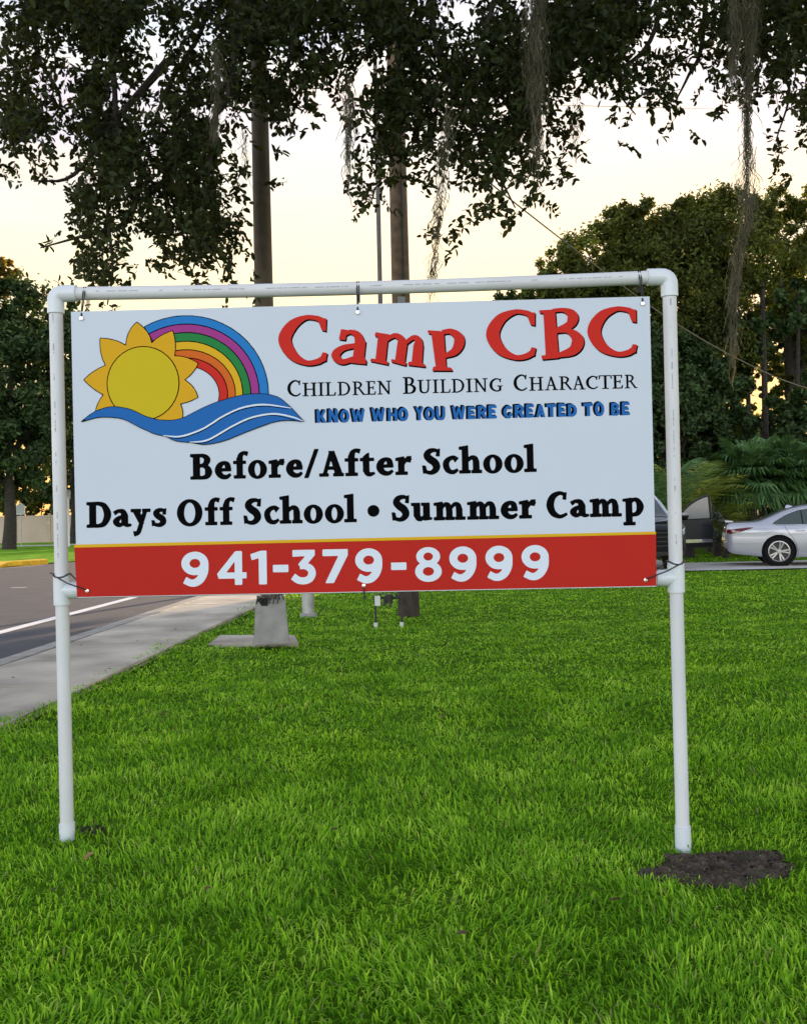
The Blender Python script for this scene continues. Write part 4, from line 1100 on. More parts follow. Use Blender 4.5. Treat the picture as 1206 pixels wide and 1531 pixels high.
bm.faces.new(rows[0]); bm.faces.new(rows[-1][::-1])
sadd('boot_spoiler', bm, M_silver)
bm = bmesh.new(); box(bm, -.012, .012, -.55, .55, .90, .935); sadd('boot_trim', bm, M_chrome, bevel=.004)
bm = bmesh.new(); box(bm, -.008, .05, -.26, .26, .66, .78); sadd('number_plate', bm, M_plate, bevel=.004)
bm = bmesh.new(); box(bm, .0, .12, -.72, .72, .30, .42); sadd('rear_diffuser', bm, M_blk, bevel=.01)
for y in (-.5, .5):
    bm = bmesh.new(); tube(bm, [(-.0, y, .36), (.25, y, .36)], .045, 16); sadd('exhaust_tip', bm, M_chrome)
bm = bmesh.new(); v = [bm.verts.new(p) for p in ((1.42, -.02, 1.34), (1.42, .02, 1.34), (1.62, .02, 1.39), (1.62, -.02, 1.39), (1.46, 0, 1.42), (1.50, 0, 1.425))]
for f in ((0, 1, 2, 3), (0, 4, 1), (1, 4, 5, 2), (2, 5, 3), (3, 5, 4, 0)): bm.faces.new([v[i] for i in f])
sadd('roof_fin', bm, M_silver)
for sg in (-1, 1):
    sadd('headlamp', cs.side([(4.1, .74), (4.55, .64), (4.68, .62), (4.6, .73), (4.2, .82)], sg, .008), M_lamp)
bm = bmesh.new(); box(bm, 4.74, 4.83, -.45, .45, .42, .66); sadd('grille', bm, M_blk, bevel=.01)

# ---------------- dark grey off-roader facing the camera, its door swung open
cu = Car(4.85, 1.92,
    [(0, .8), (.015, 1.15), (.05, 1.35), (.2, 1.62), (.5, 1.74), (1.2, 1.79), (2.2, 1.78), (2.75, 1.72), (3.1, 1.50), (3.42, 1.24), (3.7, 1.17), (4.2, 1.12), (4.55, 1.06), (4.72, .98), (4.80, .86), (4.85, .7)],
    [(0, .55), (.1, .42), (.5, .34), (1.2, .30), (3.8, .30), (4.5, .33), (4.75, .37), (4.85, .45)],
    [(0, .84), (.05, .90), (.25, .96), (.8, 1.0), (4.0, 1.0), (4.4, .97), (4.65, .90), (4.78, .82), (4.85, .74)], 1.06, .38)
cx_ = P(972, 854, 22.6)
su = empty('dark_car', (cx_.x - .02, 22.55 + 2.425, 0.012), 'dark grey off-roader facing the camera with one door swung open, mostly behind the board', 'car', rz=R(-90))
def uadd(name, bm, m, par=su, smooth=True, bevel=0):
    bmesh.ops.translate(bm, verts=bm.verts[:], vec=(-2.425, 0, 0))
    return finish(name, bm, m, par, smooth=smooth, bevel=bevel, world_coords=False)
UR = .385; UX = (.98, 3.88)
ub = uadd('body', cu.body(), M_grey)
cutbool(ub, [(x - 2.425, y0, y1, UR + .06, UR) for x in UX for y0, y1 in ((-1.1, -.68), (.68, 1.1))])
uw = [(.45, 1.12), (.62, 1.45), (.9, 1.60), (1.5, 1.66), (2.2, 1.66), (2.62, 1.60), (2.95, 1.42), (3.2, 1.20), (3.14, 1.12), (1.8, 1.10)]
for sg in (-1, 1):
    w = uadd('side_window', cu.side(uw, sg), M_glass)
    uadd('window_trim', cu.side_line(uw + uw[:1], sg, .011, .006), M_chrome, w)
    for ln in ([(2.28, 1.66), (2.27, 1.1), (2.26, .5)], [(3.30, 1.10), (3.36, .8), (3.34, .45)]):
        uadd('door_seam', cu.side_line(ln, sg, .006, -.001), M_blk)
    uadd('headlamp', cu.side([(4.28, .90), (4.62, .86), (4.79, .80), (4.80, .90), (4.62, .98), (4.3, .99)], sg, .012), M_lamp)
    uadd('sill_cladding', cu.side([(1.5, .36), (3.35, .36), (3.35, .50), (1.5, .50)], sg, .010), M_blk)
    a_ = [(UX[1] + (UR + .09) * math.cos(t), UR + (UR + .09) * math.sin(t)) for t in np.linspace(-.1, math.pi + .1, 16)]
    uadd('arch_cladding', cu.side_line(a_, sg, .035, -.012), M_blk)
    for x in UX:
        wheel(su, x - 2.425, sg * .93, UR, sg, 6, False, .25)
        arch = bmesh.new(); lathe(arch, [(UR + .061, .62), (UR + .061, .82)], 36, Matrix.Translation((x, 0, UR)) @ Matrix.Rotation(R(-90 * sg), 4, 'X')); uadd('arch_liner', arch, M_blk)
    uadd('roof_rail', cu.side_line([(.6, 1.70), (1.2, 1.735), (2.2, 1.72), (2.6, 1.66)], sg, .018, -.03), M_chrome)
    pl_ = bmesh.new(); tube(pl_, [(x, sg * (cu.sy(x, cu.zt(x) - .06) * .95), cu.zt(x) - .01) for x in np.linspace(2.75, 3.45, 10)], .032, 8); uadd('windscreen_pillar', pl_, M_chrome)
uadd('windscreen', cu.topsheet(2.80, 3.46, .03), M_glassdk)
uadd('rear_window', cu.topsheet(.04, .22, .15), M_glass)
hd_ = cu.topsheet(3.55, 4.62, .03, off=.008); uadd('bonnet', hd_, mat('bonnet_gloss', (0.03, 0.032, 0.038), .12, .4, coat=1.0))
uadd('bonnet_edge', cu.side_line([(3.5, 1.10), (4.0, 1.06), (4.4, 1.0), (4.6, .965)], -1, .012, -.004), M_chrome)
uadd('bonnet_edge', cu.side_line([(3.5, 1.10), (4.0, 1.06), (4.4, 1.0), (4.6, .965)], 1, .012, -.004), M_chrome)
bm = bmesh.new(); box(bm, 4.80, 4.885, -.74, .74, .44, .93); gr = uadd('grille', bm, M_blk, bevel=.015)
bm = bmesh.new()
for z in (.56, .66, .76, .86): box(bm, 4.884, 4.894, -.70, .70, z - .008, z + .008)
uadd('grille_bars', bm, M_rimd, gr)
bm = bmesh.new(); box(bm, 4.76, 4.87, -.78, .78, .34, .435); uadd('lower_bumper', bm, M_grey, bevel=.02)
for sg in (-1, 1):
    bm = bmesh.new(); box(bm, 4.70, 4.83, sg * .70 - .09, sg * .70 + .09, .48, .72); uadd('bumper_corner', bm, M_grey, bevel=.02)
# the open door: hinged at its front edge, swung well out.  the left flank (+y) faces picture right
hx, hz0, hz1 = 3.33, .44, 1.06
hinge = Vector((hx - 2.425, cu.sy(hx, .8) + .01, 0))
door = bpy.data.objects.new('open_door', None)
bm = bmesh.new()
prof = [(0, .46), (.0, 1.10), (-1.04, 1.13), (-1.08, .9), (-1.04, .46)]
v = []
for dy in (0, .055):
    v.append([bm.verts.new((x, -.055 + dy + (.018 if dy else -.01) * math.sin(math.pi * (z - .3) / 1.1), z)) for x, z in prof])
bm.faces.new(v[0]); bm.faces.new(v[1][::-1])
for i in range(5): bm.faces.new((v[0][i], v[1][i], v[1][(i + 1) % 5], v[0][(i + 1) % 5]))
DM = Matrix.Translation(hinge) @ Matrix.Rotation(R(-74), 4, 'Z')
def dadd(name, bm, m, par, smooth=False, bevel=0):
    bmesh.ops.transform(bm, matrix=DM, verts=bm.verts[:]); return finish(name, bm, m, par, smooth=smooth, bevel=bevel, world_coords=False)
dr = dadd('open_door', bm, M_grey, su, bevel=.012, smooth=True)
bm = bmesh.new()
fr_o = [(-.10, 1.11), (-.34, 1.38), (-.60, 1.56), (-.85, 1.66), (-1.0, 1.69), (-1.05, 1.13)]
tube(bm, catmull([(x, -.045, z) for x, z in fr_o[:5]], 6), .026, 8)
tube(bm, [(-1.0, -.045, 1.69), (-1.05, -.035, 1.13)], .038, 8)
dadd('window_frame', bm, M_grey, dr, smooth=True)
bm = bmesh.new()
a = [bm.verts.new((x, -.042, z)) for x, z in fr_o]; c = [bm.verts.new((x, -.036, z)) for x, z in fr_o]
bm.faces.new(a); bm.faces.new(c[::-1])
for i in range(6): bm.faces.new((a[i], a[(i + 1) % 6], c[(i + 1) % 6], c[i]))
M_pane = mat('door_pane', (0.17, 0.185, 0.19), .06, spec=.7)
dadd('window_pane', bm, M_pane, dr)
bm = bmesh.new(); tube(bm, [(-.12, .0, 1.115), (-1.04, .006, 1.14)], .012, 8); dadd('belt_trim', bm, M_blk, dr, smooth=True)
bm = bmesh.new(); box(bm, -1.035, -.02, .005, .03, .56, .64); dadd('lower_trim', bm, M_chrome, dr, bevel=.008)
bm = bmesh.new(); box(bm, -1.03, -.01, .0, .022, .455, .555); dadd('door_cladding', bm, M_blk, dr, bevel=.006)
bm = bmesh.new(); tube(bm, [(-.78, .02, 1.0), (-.80, .05, 1.0), (-.95, .05, 1.005), (-.98, .02, 1.005)], .014, 8); dadd('door_handle', bm, M_grey, dr, smooth=True)
bm = bmesh.new(); bmesh.ops.create_uvsphere(bm, u_segments=16, v_segments=10, radius=1, matrix=Matrix.Translation((-.20, .16, 1.20)) @ Matrix.Diagonal((.07, .13, .09, 1))); tube(bm, [(-.16, .0, 1.13), (-.19, .12, 1.17)], .025, 8)
mi = dadd('mirror', bm, M_blk, dr, smooth=True)
bm = bmesh.new(); bmesh.ops.create_uvsphere(bm, u_segments=16, v_segments=10, radius=1, matrix=Matrix.Translation((-.185, .165, 1.25)) @ Matrix.Diagonal((.072, .128, .05, 1))); dadd('mirror_cap', bm, M_galv, mi, smooth=True)
bm = bmesh.new(); bmesh.ops.create_uvsphere(bm, u_segments=14, v_segments=8, radius=1, matrix=Matrix.Translation((3.2, -1.06, 1.2)) @ Matrix.Diagonal((.07, .13, .09, 1))); uadd('mirror', bm, M_blk)
bpy.data.objects.remove(door)
# ------------------------------------------------------------------ trees and plants
M_oakleaf = mat('oak_leaf', (0.026, 0.040, 0.014), 0.5, spec=.15, island=.6, trans=(.36, (2.6, 1.6, .45)))
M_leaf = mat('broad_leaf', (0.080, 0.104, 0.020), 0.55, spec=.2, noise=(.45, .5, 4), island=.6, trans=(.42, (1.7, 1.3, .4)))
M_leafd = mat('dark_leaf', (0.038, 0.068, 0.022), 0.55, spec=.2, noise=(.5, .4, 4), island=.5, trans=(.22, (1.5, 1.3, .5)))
M_palm = mat('palm_leaf', (0.09, 0.19, 0.06), 0.5, noise=(1.2, .4, 3), island=.4, trans=(.2, (1.3, 1.2, .5)))
M_dead = mat('dead_frond', (0.20, 0.155, 0.095), 0.9, noise=(2, .35), island=.4)
M_pale = mat('silver_leaf', (0.10, 0.13, 0.09), 0.6, noise=(2, .3), island=.4)
M_ypalm = mat('yellow_palm_leaf', (0.24, 0.29, 0.045), 0.5, noise=(1.2, .4, 3), island=.4, trans=(.2, (1.2, 1.1, .5)))
M_moss = mat('spanish_moss', (0.108, 0.102, 0.066), 0.95, noise=(6, .35), island=.35, trans=(.3, (1.3, 1.1, .8)))
M_stem = mat('twig', (0.045, 0.033, 0.024), 0.9)

def unit(v): return v / (np.linalg.norm(v, axis=-1, keepdims=True) + 1e-9)
def leaf_faces(c, axis, nrm, L, W, fold=.25):
    """pointed-oval leaves: 6-vertex, two faces each.  arrays n x 3"""
    n = len(c); side = unit(np.cross(axis, nrm)); nr = np.cross(side, axis)
    L = L[:, None]; W = W[:, None]
    p0 = c; p3 = c + axis * L + nr * (-.10 * L)
    a1 = c + axis * L * .35 + side * W * .5 + nr * W * fold; a2 = c + axis * L * .75 + side * W * .42 + nr * W * fold * .6
    b1 = c + axis * L * .35 - side * W * .5 + nr * W * fold; b2 = c + axis * L * .75 - side * W * .42 + nr * W * fold * .6
    V = np.stack([p0, a1, a2, p3, b2, b1], 1).reshape(-1, 3)
    base = (np.arange(n) * 6)[:, None]
    Fq = np.concatenate([base + [0, 1, 2, 3], base + [0, 3, 4, 5]], 1).ravel()
    return V, Fq, np.full(n * 2, 4)

# ---- the near live oak: trunk just outside the picture on the right, limbs passing overhead
DENS = [
 "699998789999999" "8868599997889998",
 "887985678998889" "9768899983758888",
 "774795678668857" "8889998866478887",
 "873935788887549" "8888973487556578",
 "985986774285249" "8888963164431268",
 "851898992154048" "7888863012100253",
 "544898994011057" "4578752000000010",
 "012888996000033" "1345420000000000",
 "014877798000000" "0441410000000000",
 "023863687100000" "0100000000000000",
 "013851265100000" "0000000000000000",
 "000540001000000" "0000000000000000"]
T0 = Vector((6.2, 9.0, 0))
oak = empty('live_oak', tuple(T0), 'big live oak whose dark leafy branches hang across the top of the scene', 'tree')
bm = bmesh.new()
tube(bm, catmull([T0 + Vector((.1, 0, -.1, )), T0 + Vector((0, 0, .5)), T0 + Vector((-.1, 0, 2.2)), T0 + Vector((-.2, .1, 4.2)), T0 + Vector((-.1, .1, 6.2))], 4),
     [.75, .62, .56, .52, .50, .48, .47, .46, .45, .45, .44, .43, .42, .42, .41, .40, .40], 20)
finish('trunk', bm, M_bark, oak, smooth=True)
fork = T0 + Vector((-.15, .1, 5.0))
limbs = [
 [fork, (4.6, 9.2, 6.9), (2.4, 9.4, 7.6), (0.2, 9.3, 7.7), (-2.2, 9.0, 7.4), (-4.2, 8.8, 6.7), (-5.4, 8.7, 5.9)],
 [fork, (4.9, 8.4, 6.6), (2.9, 8.1, 7.0), (0.9, 8.2, 7.2), (-1.3, 8.2, 7.0), (-3.0, 8.3, 6.5)],
 [fork, (5.2, 10.2, 7.2), (3.6, 10.8, 7.6), (1.6, 10.9, 7.5), (-.5, 10.6, 7.3)],
 [fork, (7.4, 9.6, 7.4), (9.2, 10.2, 8.6), (10.5, 10.6, 8.4)],
 [fork, (6.4, 7.4, 7.2), (6.9, 5.6, 8.0), (6.6, 3.8, 7.8), (5.6, 1.0, 7.9), (4.6, -1.8, 7.6)],
 [fork, (5.6, 7.6, 7.6), (4.0, 5.2, 8.6), (1.8, 3.0, 8.8), (-.8, 1.2, 8.4)],
 [fork, (6.0, 10.8, 8.0), (6.4, 12.6, 9.4)],
 [fork, (5.6, 9.1, 7.8), (4.8, 9.3, 9.6), (3.2, 9.2, 10.6)],
]
for k, l in enumerate(limbs):
    pts = catmull(l, 5); n = len(pts)
    bm = bmesh.new(); tube(bm, pts, [.26 * (1 - i / n) ** .8 + .035 for i in range(n)], 10)
    finish('limb', bm, M_bark, oak, smooth=True)
# drooping boughs inside the leaf masses (depths vary so the masses have thickness)
bough_px = [[(330, -235), (330, -120), (305, 30), (270, 95), (235, 165), (215, 240)], [(180, -235), (180, -120), (168, 60), (172, 180), (160, 300), (168, 400), (160, 455)], [(60, -235), (60, -120), (50, 60), (90, 150), (40, 210)],
 [(360, -235), (360, -120), (345, 120), (318, 180), (312, 260), (300, 340), (330, 400)], [(470, -235), (470, -120), (440, 60), (420, 130), (440, 200)], [(640, -235), (640, -120), (650, 60), (690, 160), (730, 230), (770, 310)], [(760, -235), (760, -120), (720, 60), (650, 140), (610, 230)],
 [(830, -235), (830, -120), (850, 50), (900, 110), (950, 170)], [(1000, -235), (1000, -120), (980, 40), (930, 100), (870, 120)], [(1150, -235), (1150, -120), (1140, 60), (1180, 130), (1160, 210)], [(560, -235), (560, -120), (520, 60), (500, 110)], [(1060, -235), (1060, -120), (1050, 60), (1030, 110), (1010, 150)], [(250, 90), (180, 170), (110, 260), (50, 270)], [(215, 240), (190, 330), (130, 350), (60, 370)]]
bm = bmesh.new(); rb = random.Random(2)
for bp in bough_px:
    d0 = rb.uniform(8.2, 9.8); pts = catmull([P(x, y, d0 + rb.uniform(-.3, .3)) for x, y in bp], 5)
    tube(bm, pts, [.032 * (1 - i / len(pts)) + .005 for i in range(len(pts))], 6)
finish('bough', bm, M_bark, oak, smooth=True)

rl = np.random.default_rng(42)
tw_start, tw_dir = [], []
for j, row in enumerate(DENS):
    for i, ch in enumerate(row):
        c = (0, .035, .085, .15, .24, .35, .49, .66, .85, .988)[int(ch)]
        if c <= 0: continue
        n = rl.poisson(-math.log(1 - c) * 9.5 + .02)
        cl = [((i + rl.random()) * 40, (j + rl.random()) * 40 - 8) for _ in range(5)]
        for k in range(n):
            if k % 5 < 3: px, py = cl[rl.integers(0, 5)]; px += rl.normal() * 9; py += rl.normal() * 8
            else: px, py = (i + rl.random()) * 40, (j + rl.random()) * 40 - 8
            Y = rl.normal(9.0, .75); Y = min(max(Y, 7.6), 10.6)
            tw_start.append(P(px, py, Y))
# crown above and beyond the frame, added out of view to shade the near lawn
for _ in range(9000):
    x = -5.5 + 17 * rl.random(); y = -5.0 + 17.0 * rl.random() ** 1.7
    if ((x - 3.5) / 9) ** 2 + ((y - 5) / 9) ** 2 > 1: continue
    z = 6.6 + 4.6 * rl.random() ** 1.2 * max(.1, 1 - ((x - 3.5) / 10) ** 2)
    if y > 0 and abs(x) < y * .47 + .4 and z < H + .56 * y + .3: continue
    tw_start.append(Vector((x, y, z)))
for _ in range(2600):      # leaves round the limbs just above
    x = -5.6 + 12 * rl.random(); y = rl.normal(9.1, .9); z = H + .53 * y + .1 + 1.9 * rl.random() ** 1.4
    tw_start.append(Vector((x, y, z)))
tw_start = np.array(tw_start); NT = len(tw_start)
td = rl.normal(size=(NT, 3)) * [.9, .8, .5] + [0, 0, -.75]; td = unit(td)
LPT = 11
t = (np.arange(LPT) + .3) / LPT
TL = rl.uniform(.16, .30, NT)
cent = tw_start[:, None, :] + td[:, None, :] * (t[None, :, None] - .5) * TL[:, None, None]
cent = cent.reshape(-1, 3) + rl.normal(size=(NT * LPT, 3)) * .012
ax = unit(np.repeat(td, LPT, 0) * .6 + rl.normal(size=(NT * LPT, 3)) * .75)
nr = unit(rl.normal(size=(NT * LPT, 3)) + [0, 0, .7])
ll = rl.uniform(.048, .092, NT * LPT); V, Fq, lt = leaf_faces(cent, ax, nr, ll, ll * rl.uniform(.38, .56, NT * LPT))
np_mesh('foliage', V, Fq, lt, M_oakleaf, oak)
# twigs: 3-sided slivers through each spray
side = unit(np.cross(td, rl.normal(size=(NT, 3)))) * .0035
a = tw_start - td * TL[:, None] * .6; b_ = tw_start + td * TL[:, None] * .4; s2 = np.cross(td, side)
V = np.stack([a + side, a - side * .5 + s2 * .87, a - side * .5 - s2 * .87, b_], 1).reshape(-1, 3); base = (np.arange(NT) * 4)[:, None]
Fq = np.concatenate([base + [0, 1, 3], base + [1, 2, 3], base + [2, 0, 3]], 1).ravel()
np_mesh('twigs', V, Fq, np.full(NT * 3, 3), M_stem, oak)

# ---- Spanish moss hanging from the oak
def moss(label, spine, width, n, seed, depth=8.6, droop=.5, fuzz=1.0):
    """spine: photo pixels down the clump, width: half width (px) at each point"""
    r = np.random.default_rng(seed)
    pts = np.array([P(x, y, depth) for x, y in spine]); wd = np.array(width) / F * depth
    q = np.array(catmull([tuple(p) + (w,) for p, w in zip(pts, wd)], 6)); top = pts[0]
    Vs, Fs, k0 = [], [], 0
    m = len(q)
    arc = np.r_[0, np.cumsum(np.linalg.norm(np.diff(q[:, :3], axis=0), axis=1))]
    for s in range(int(n * 2.6)):
        l0 = r.uniform(0, arc[-1]); i0 = np.interp(l0, arc, np.arange(m)); ln = r.uniform(.07, .30) * (1 if r.random() < .8 else 1.6)
        c0 = np.array([np.interp(i0, np.arange(m), q[:, c]) for c in range(4)])
        th = r.uniform(0, 6.283); rad = c0[3] * min(1.0, abs(r.normal()) * .62)
        steps = 7; tt = np.linspace(0, 1, steps + 1); ph = r.uniform(0, 6.283, 2); out = r.normal() * .035 * fuzz
        l1 = np.minimum(l0 + tt * ln, arc[-1] + .03); ii = np.interp(l1, arc, np.arange(m))
        cx_l = np.interp(ii, np.arange(m), q[:, 0]); cy_l = np.interp(ii, np.arange(m), q[:, 1])
        amp = r.uniform(.006, .022) * fuzz
        c3 = np.stack([cx_l + math.cos(th) * (rad + out * tt) + amp * np.sin(tt * r.uniform(4, 11) + ph[0]), cy_l + math.sin(th) * (rad + out * tt) + amp * np.sin(tt * r.uniform(4, 11) + ph[1]), c0[2] - tt * ln * .93], 1)
        hw = r.uniform(.0012, .0030); an = r.uniform(0, 3.14); dx = np.array([math.cos(an), math.sin(an), 0]) * hw
        tap = np.r_[np.ones(steps), .2][:, None]
        Vs.append(np.stack([c3 - dx * tap, c3 + dx * tap], 1).reshape(-1, 3))
        b0 = k0 + np.arange(steps) * 2
        Fs.append(np.stack([b0, b0 + 1, b0 + 3, b0 + 2], 1).ravel()); k0 += 2 * (steps + 1)
    V = np.vstack(Vs); Fq = np.concatenate(Fs)
    e = np_mesh('spanish_moss', V - top, Fq, np.full(len(Fq) // 4, 4), M_moss)
    e.location = Vector(top)
    return tag(e, label, 'moss', 'spanish moss hanging from the oak')
moss('longest moss clump, hanging on the right with a shaggy knot and thin tail', [(1122, -40), (1122, 40), (1120, 110), (1117, 165), (1118, 205), (1117, 245), (1116, 285), (1118, 325), (1106, 375), (1098, 430), (1095, 505)], [13, 12, 6, 3, 7, 14, 15, 11, 9, 5, 2], 430, 1, 7.5)
moss('wide moss curtain among the leaves left of the longest clump', [(1098, -40), (1097, 10), (1098, 60), (1095, 95)], [8, 8, 6, 2], 110, 2, 7.4)
moss('broad dark moss column hanging straight down among oak leaves above the heading', [(802, -60), (802, 0), (800, 70), (802, 140), (803, 200)], [20, 19, 17, 12, 5], 330, 3, 7.4)
moss('thin pale moss string in front of the wooden pole leaves, longest of the thin ones', [(672, 150), (668, 205), (662, 250), (657, 300), (654, 340), (650, 380), (645, 425)], [10, 11, 9, 6, 3.5, 4, 2], 90, 4, 7.6, fuzz=1.4)
moss('short moss tuft tapering to a point left of the wooden pole', [(520, 110), (520, 150), (521, 185), (520, 235)], [9, 7, 4, 1.5], 70, 5, 7.6)
moss('wispy short moss string at the edge of the leaves over the letter B', [(866, 125), (863, 160), (861, 190), (858, 212)], [3, 2.5, 2, 1], 16, 6, 8.6, fuzz=1.8)
moss('greyish moss beard in the leaves above the lamp pole, at the top left', [(322, 60), (325, 110), (325, 150), (322, 178)], [9, 8, 6, 2], 90, 7, 7.6)
moss('faint moss wisp beside the lamp pole shaft', [(362, 185), (366, 205), (364, 225), (367, 250)], [4, 3, 2, 1], 12, 8, 8.7, fuzz=2)

# ---- generic leafy crown
def crown_pts(lobes, rng, shell=.6):
    C_ = []; N_ = []
    for (cx, cy, cz, rx, ry, rz, n) in lobes:
        # each lobe is broken into leaf clumps
        nc = max(6, n // 110)
        d = unit(rng.normal(size=(nc, 3))); rad = shell + (1.05 - shell) * rng.random(nc) ** .7
        cc = d * rad[:, None] * [rx, ry, rz] + [cx, cy, cz]
        cr = rng.uniform(.08, .21, nc) * (rx + ry + rz) / 3
        idx = rng.integers(0, nc, n)
        o = rng.normal(size=(n, 3)) * .55
        C_.append(cc[idx] + o * cr[idx][:, None]); N_.append(unit(d[idx] * .8 + rng.normal(size=(n, 3)) * .8 + [0, 0, .4]))
    return np.vstack(C_), np.vstack(N_)
def tree(name, label, base, lobes, leaf, m, seed, trunk_r=.3, trunk_h=5, cat='tree', group=None, lean=0, shell=.6, limbs=5, aspect=.5, dense=1.5):
    rng = np.random.default_rng(seed)
    e = empty(name, tuple(base), label, cat, group)
    lobes = [l[:6] + (int(l[6] * dense),) for l in lobes]; c, nn = crown_pts(lobes, rng, shell); n = len(c)
    ax = unit(np.cross(nn, rng.normal(size=(n, 3)))); ll = rng.uniform(.65, 1.4, n) * leaf
    V, Fq, lt = leaf_faces(c - ax * ll[:, None] * .5, ax, nn, ll, ll * rng.uniform(aspect * .8, aspect * 1.2, n))
    np_mesh('crown', V, Fq, lt, m, e)
    if trunk_r:
        bm = bmesh.new(); b = Vector(base); top = b + Vector((lean, 0, trunk_h))
        pts = [b + Vector((0, 0, -.2)), b + Vector((0, 0, .3)), b.lerp(top, .4) + Vector((trunk_r * .3, 0, 0)), top]
        tube(bm, catmull(pts, 4), [trunk_r * k for k in np.r_[1.6, np.linspace(1.25, .7, 12)]], 12)
        for k in range(limbs):
            l = lobes[k % len(lobes)]; tgt = Vector(l[:3]) + Vector(rng.normal(size=3)) * .4; s = b.lerp(top, rng.uniform(.6, 1))
            mid = s.lerp(tgt, .5) + Vector((0, 0, -.2 * (tgt - s).length * .5 + .3))
            tube(bm, catmull([s, mid, tgt], 5), list(np.linspace(trunk_r * .55, trunk_r * .12, 11)), 7)
        finish('trunk', bm, M_bark, e, smooth=True)
    return e
def LB(px, py, Y, r, n, ry=None, rz=None):
    """lobe whose middle is seen at a pixel; r in pixels"""
    c = P(px, py, Y); k = Y / F; return (c.x, c.y, c.z, r * k, (ry or r) * k * .9, (rz or r) * k, n)
def base_at(px, Y): p = P(px, 800, Y); return Vector((p.x, Y, 0))

# right: tall broad tree behind the cars
tree('broad_tree', 'large round-topped green tree behind the cars on the right', base_at(1060, 36), [LB(1010, 430, 36, 105, 9000), LB(905, 400, 36, 75, 5200), LB(846, 408, 36, 40, 1900), LB(815, 440, 36, 34, 1300), LB(1085, 370, 36.5, 85, 6500), LB(950, 350, 36, 50, 2600),
     LB(1040, 340, 36, 45, 2200), LB(960, 500, 36, 90, 5200), LB(1060, 520, 36.5, 80, 4200), LB(880, 470, 36, 70, 3600)], .135, M_leaf, 101, .45, 6.0, dense=3.2)
tree('open_tree', 'taller open-crowned tree at the far right edge with sky gaps', base_at(1185, 39), [LB(1150, 320, 39, 45, 1300), LB(1195, 350, 39, 55, 1600), LB(1240, 380, 39, 80, 2600), LB(1185, 450, 39, 65, 2100), LB(1260, 480, 39, 90, 3000), LB(1150, 500, 39, 50, 1300), LB(1230, 300, 39, 45, 1000), LB(1175, 585, 39, 26, 900), LB(1105, 620, 39, 28, 900), LB(1150, 545, 39, 20, 500), LB(1146, 588, 38.5, 17, 200), LB(1160, 572, 38.5, 16, 320), LB(1140, 560, 38.5, 14, 220)], .14, M_leaf, 102, .28, 8.5, shell=.4, dense=2.6)
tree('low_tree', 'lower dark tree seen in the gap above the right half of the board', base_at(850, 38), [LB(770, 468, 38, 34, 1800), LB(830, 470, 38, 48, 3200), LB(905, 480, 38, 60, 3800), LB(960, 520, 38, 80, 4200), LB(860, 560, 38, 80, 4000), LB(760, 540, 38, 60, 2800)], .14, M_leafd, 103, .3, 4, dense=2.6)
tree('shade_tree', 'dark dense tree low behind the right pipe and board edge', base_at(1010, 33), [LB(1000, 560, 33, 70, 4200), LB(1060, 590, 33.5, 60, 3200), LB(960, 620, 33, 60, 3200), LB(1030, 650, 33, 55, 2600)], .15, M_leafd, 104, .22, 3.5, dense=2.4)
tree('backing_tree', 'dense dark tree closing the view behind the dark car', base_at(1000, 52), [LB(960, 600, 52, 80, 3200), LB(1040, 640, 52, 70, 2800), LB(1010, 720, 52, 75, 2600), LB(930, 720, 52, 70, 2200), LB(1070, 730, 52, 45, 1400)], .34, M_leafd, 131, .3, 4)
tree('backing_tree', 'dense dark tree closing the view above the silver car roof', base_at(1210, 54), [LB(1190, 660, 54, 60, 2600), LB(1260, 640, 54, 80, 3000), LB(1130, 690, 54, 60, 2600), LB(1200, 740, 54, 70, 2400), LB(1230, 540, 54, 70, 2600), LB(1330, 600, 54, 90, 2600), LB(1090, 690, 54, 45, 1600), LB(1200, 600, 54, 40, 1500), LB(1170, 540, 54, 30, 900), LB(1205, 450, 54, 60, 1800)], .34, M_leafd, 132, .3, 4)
# bare dark stems right of there, glimpses of sunset between
for k, (px, Y, r_, hpx, lb) in enumerate(((1112, 37, .13, 470, 'slim dark tree trunk left of the orange sunset glimpse'), (1136, 35.5, .16, 420, 'dark tree trunk standing in front of the orange sunset glimpse'), (1176, 36.5, .12, 430, 'leaning thin tree trunk right of the orange sunset glimpse'))):
    b = base_at(px, Y); tp = P(px + (18 if k == 2 else 3), hpx, Y); e = empty('slim_tree', tuple(b), lb, 'tree', 'slim trees behind the palms')
    bm = bmesh.new(); tube(bm, catmull([b, b.lerp(tp, .4) + Vector((.15, 0, 0)), tp], 5), list(np.linspace(r_, r_ * .5, 11)), 9); finish('trunk', bm, M_bark, e, smooth=True)
    rng = np.random.default_rng(300 + k); lob = [(tp.x + rng.normal() * .8, tp.y, tp.z - .6 + rng.normal() * .5, 1.5, 1.2, 1.3, 800), (tp.x + rng.normal(), tp.y, tp.z - 2.2, 1.3, 1.0, 1.0, 350)]
    c, nn = crown_pts(lob, rng, .4); n = len(c); ax = unit(np.cross(nn, rng.normal(size=(n, 3)))); ll = rng.uniform(.6, 1.3, n) * .24
    V, Fq, lt = leaf_faces(c, ax, nn, ll, ll * .5); np_mesh('crown', V, Fq, lt, M_leafd, e)
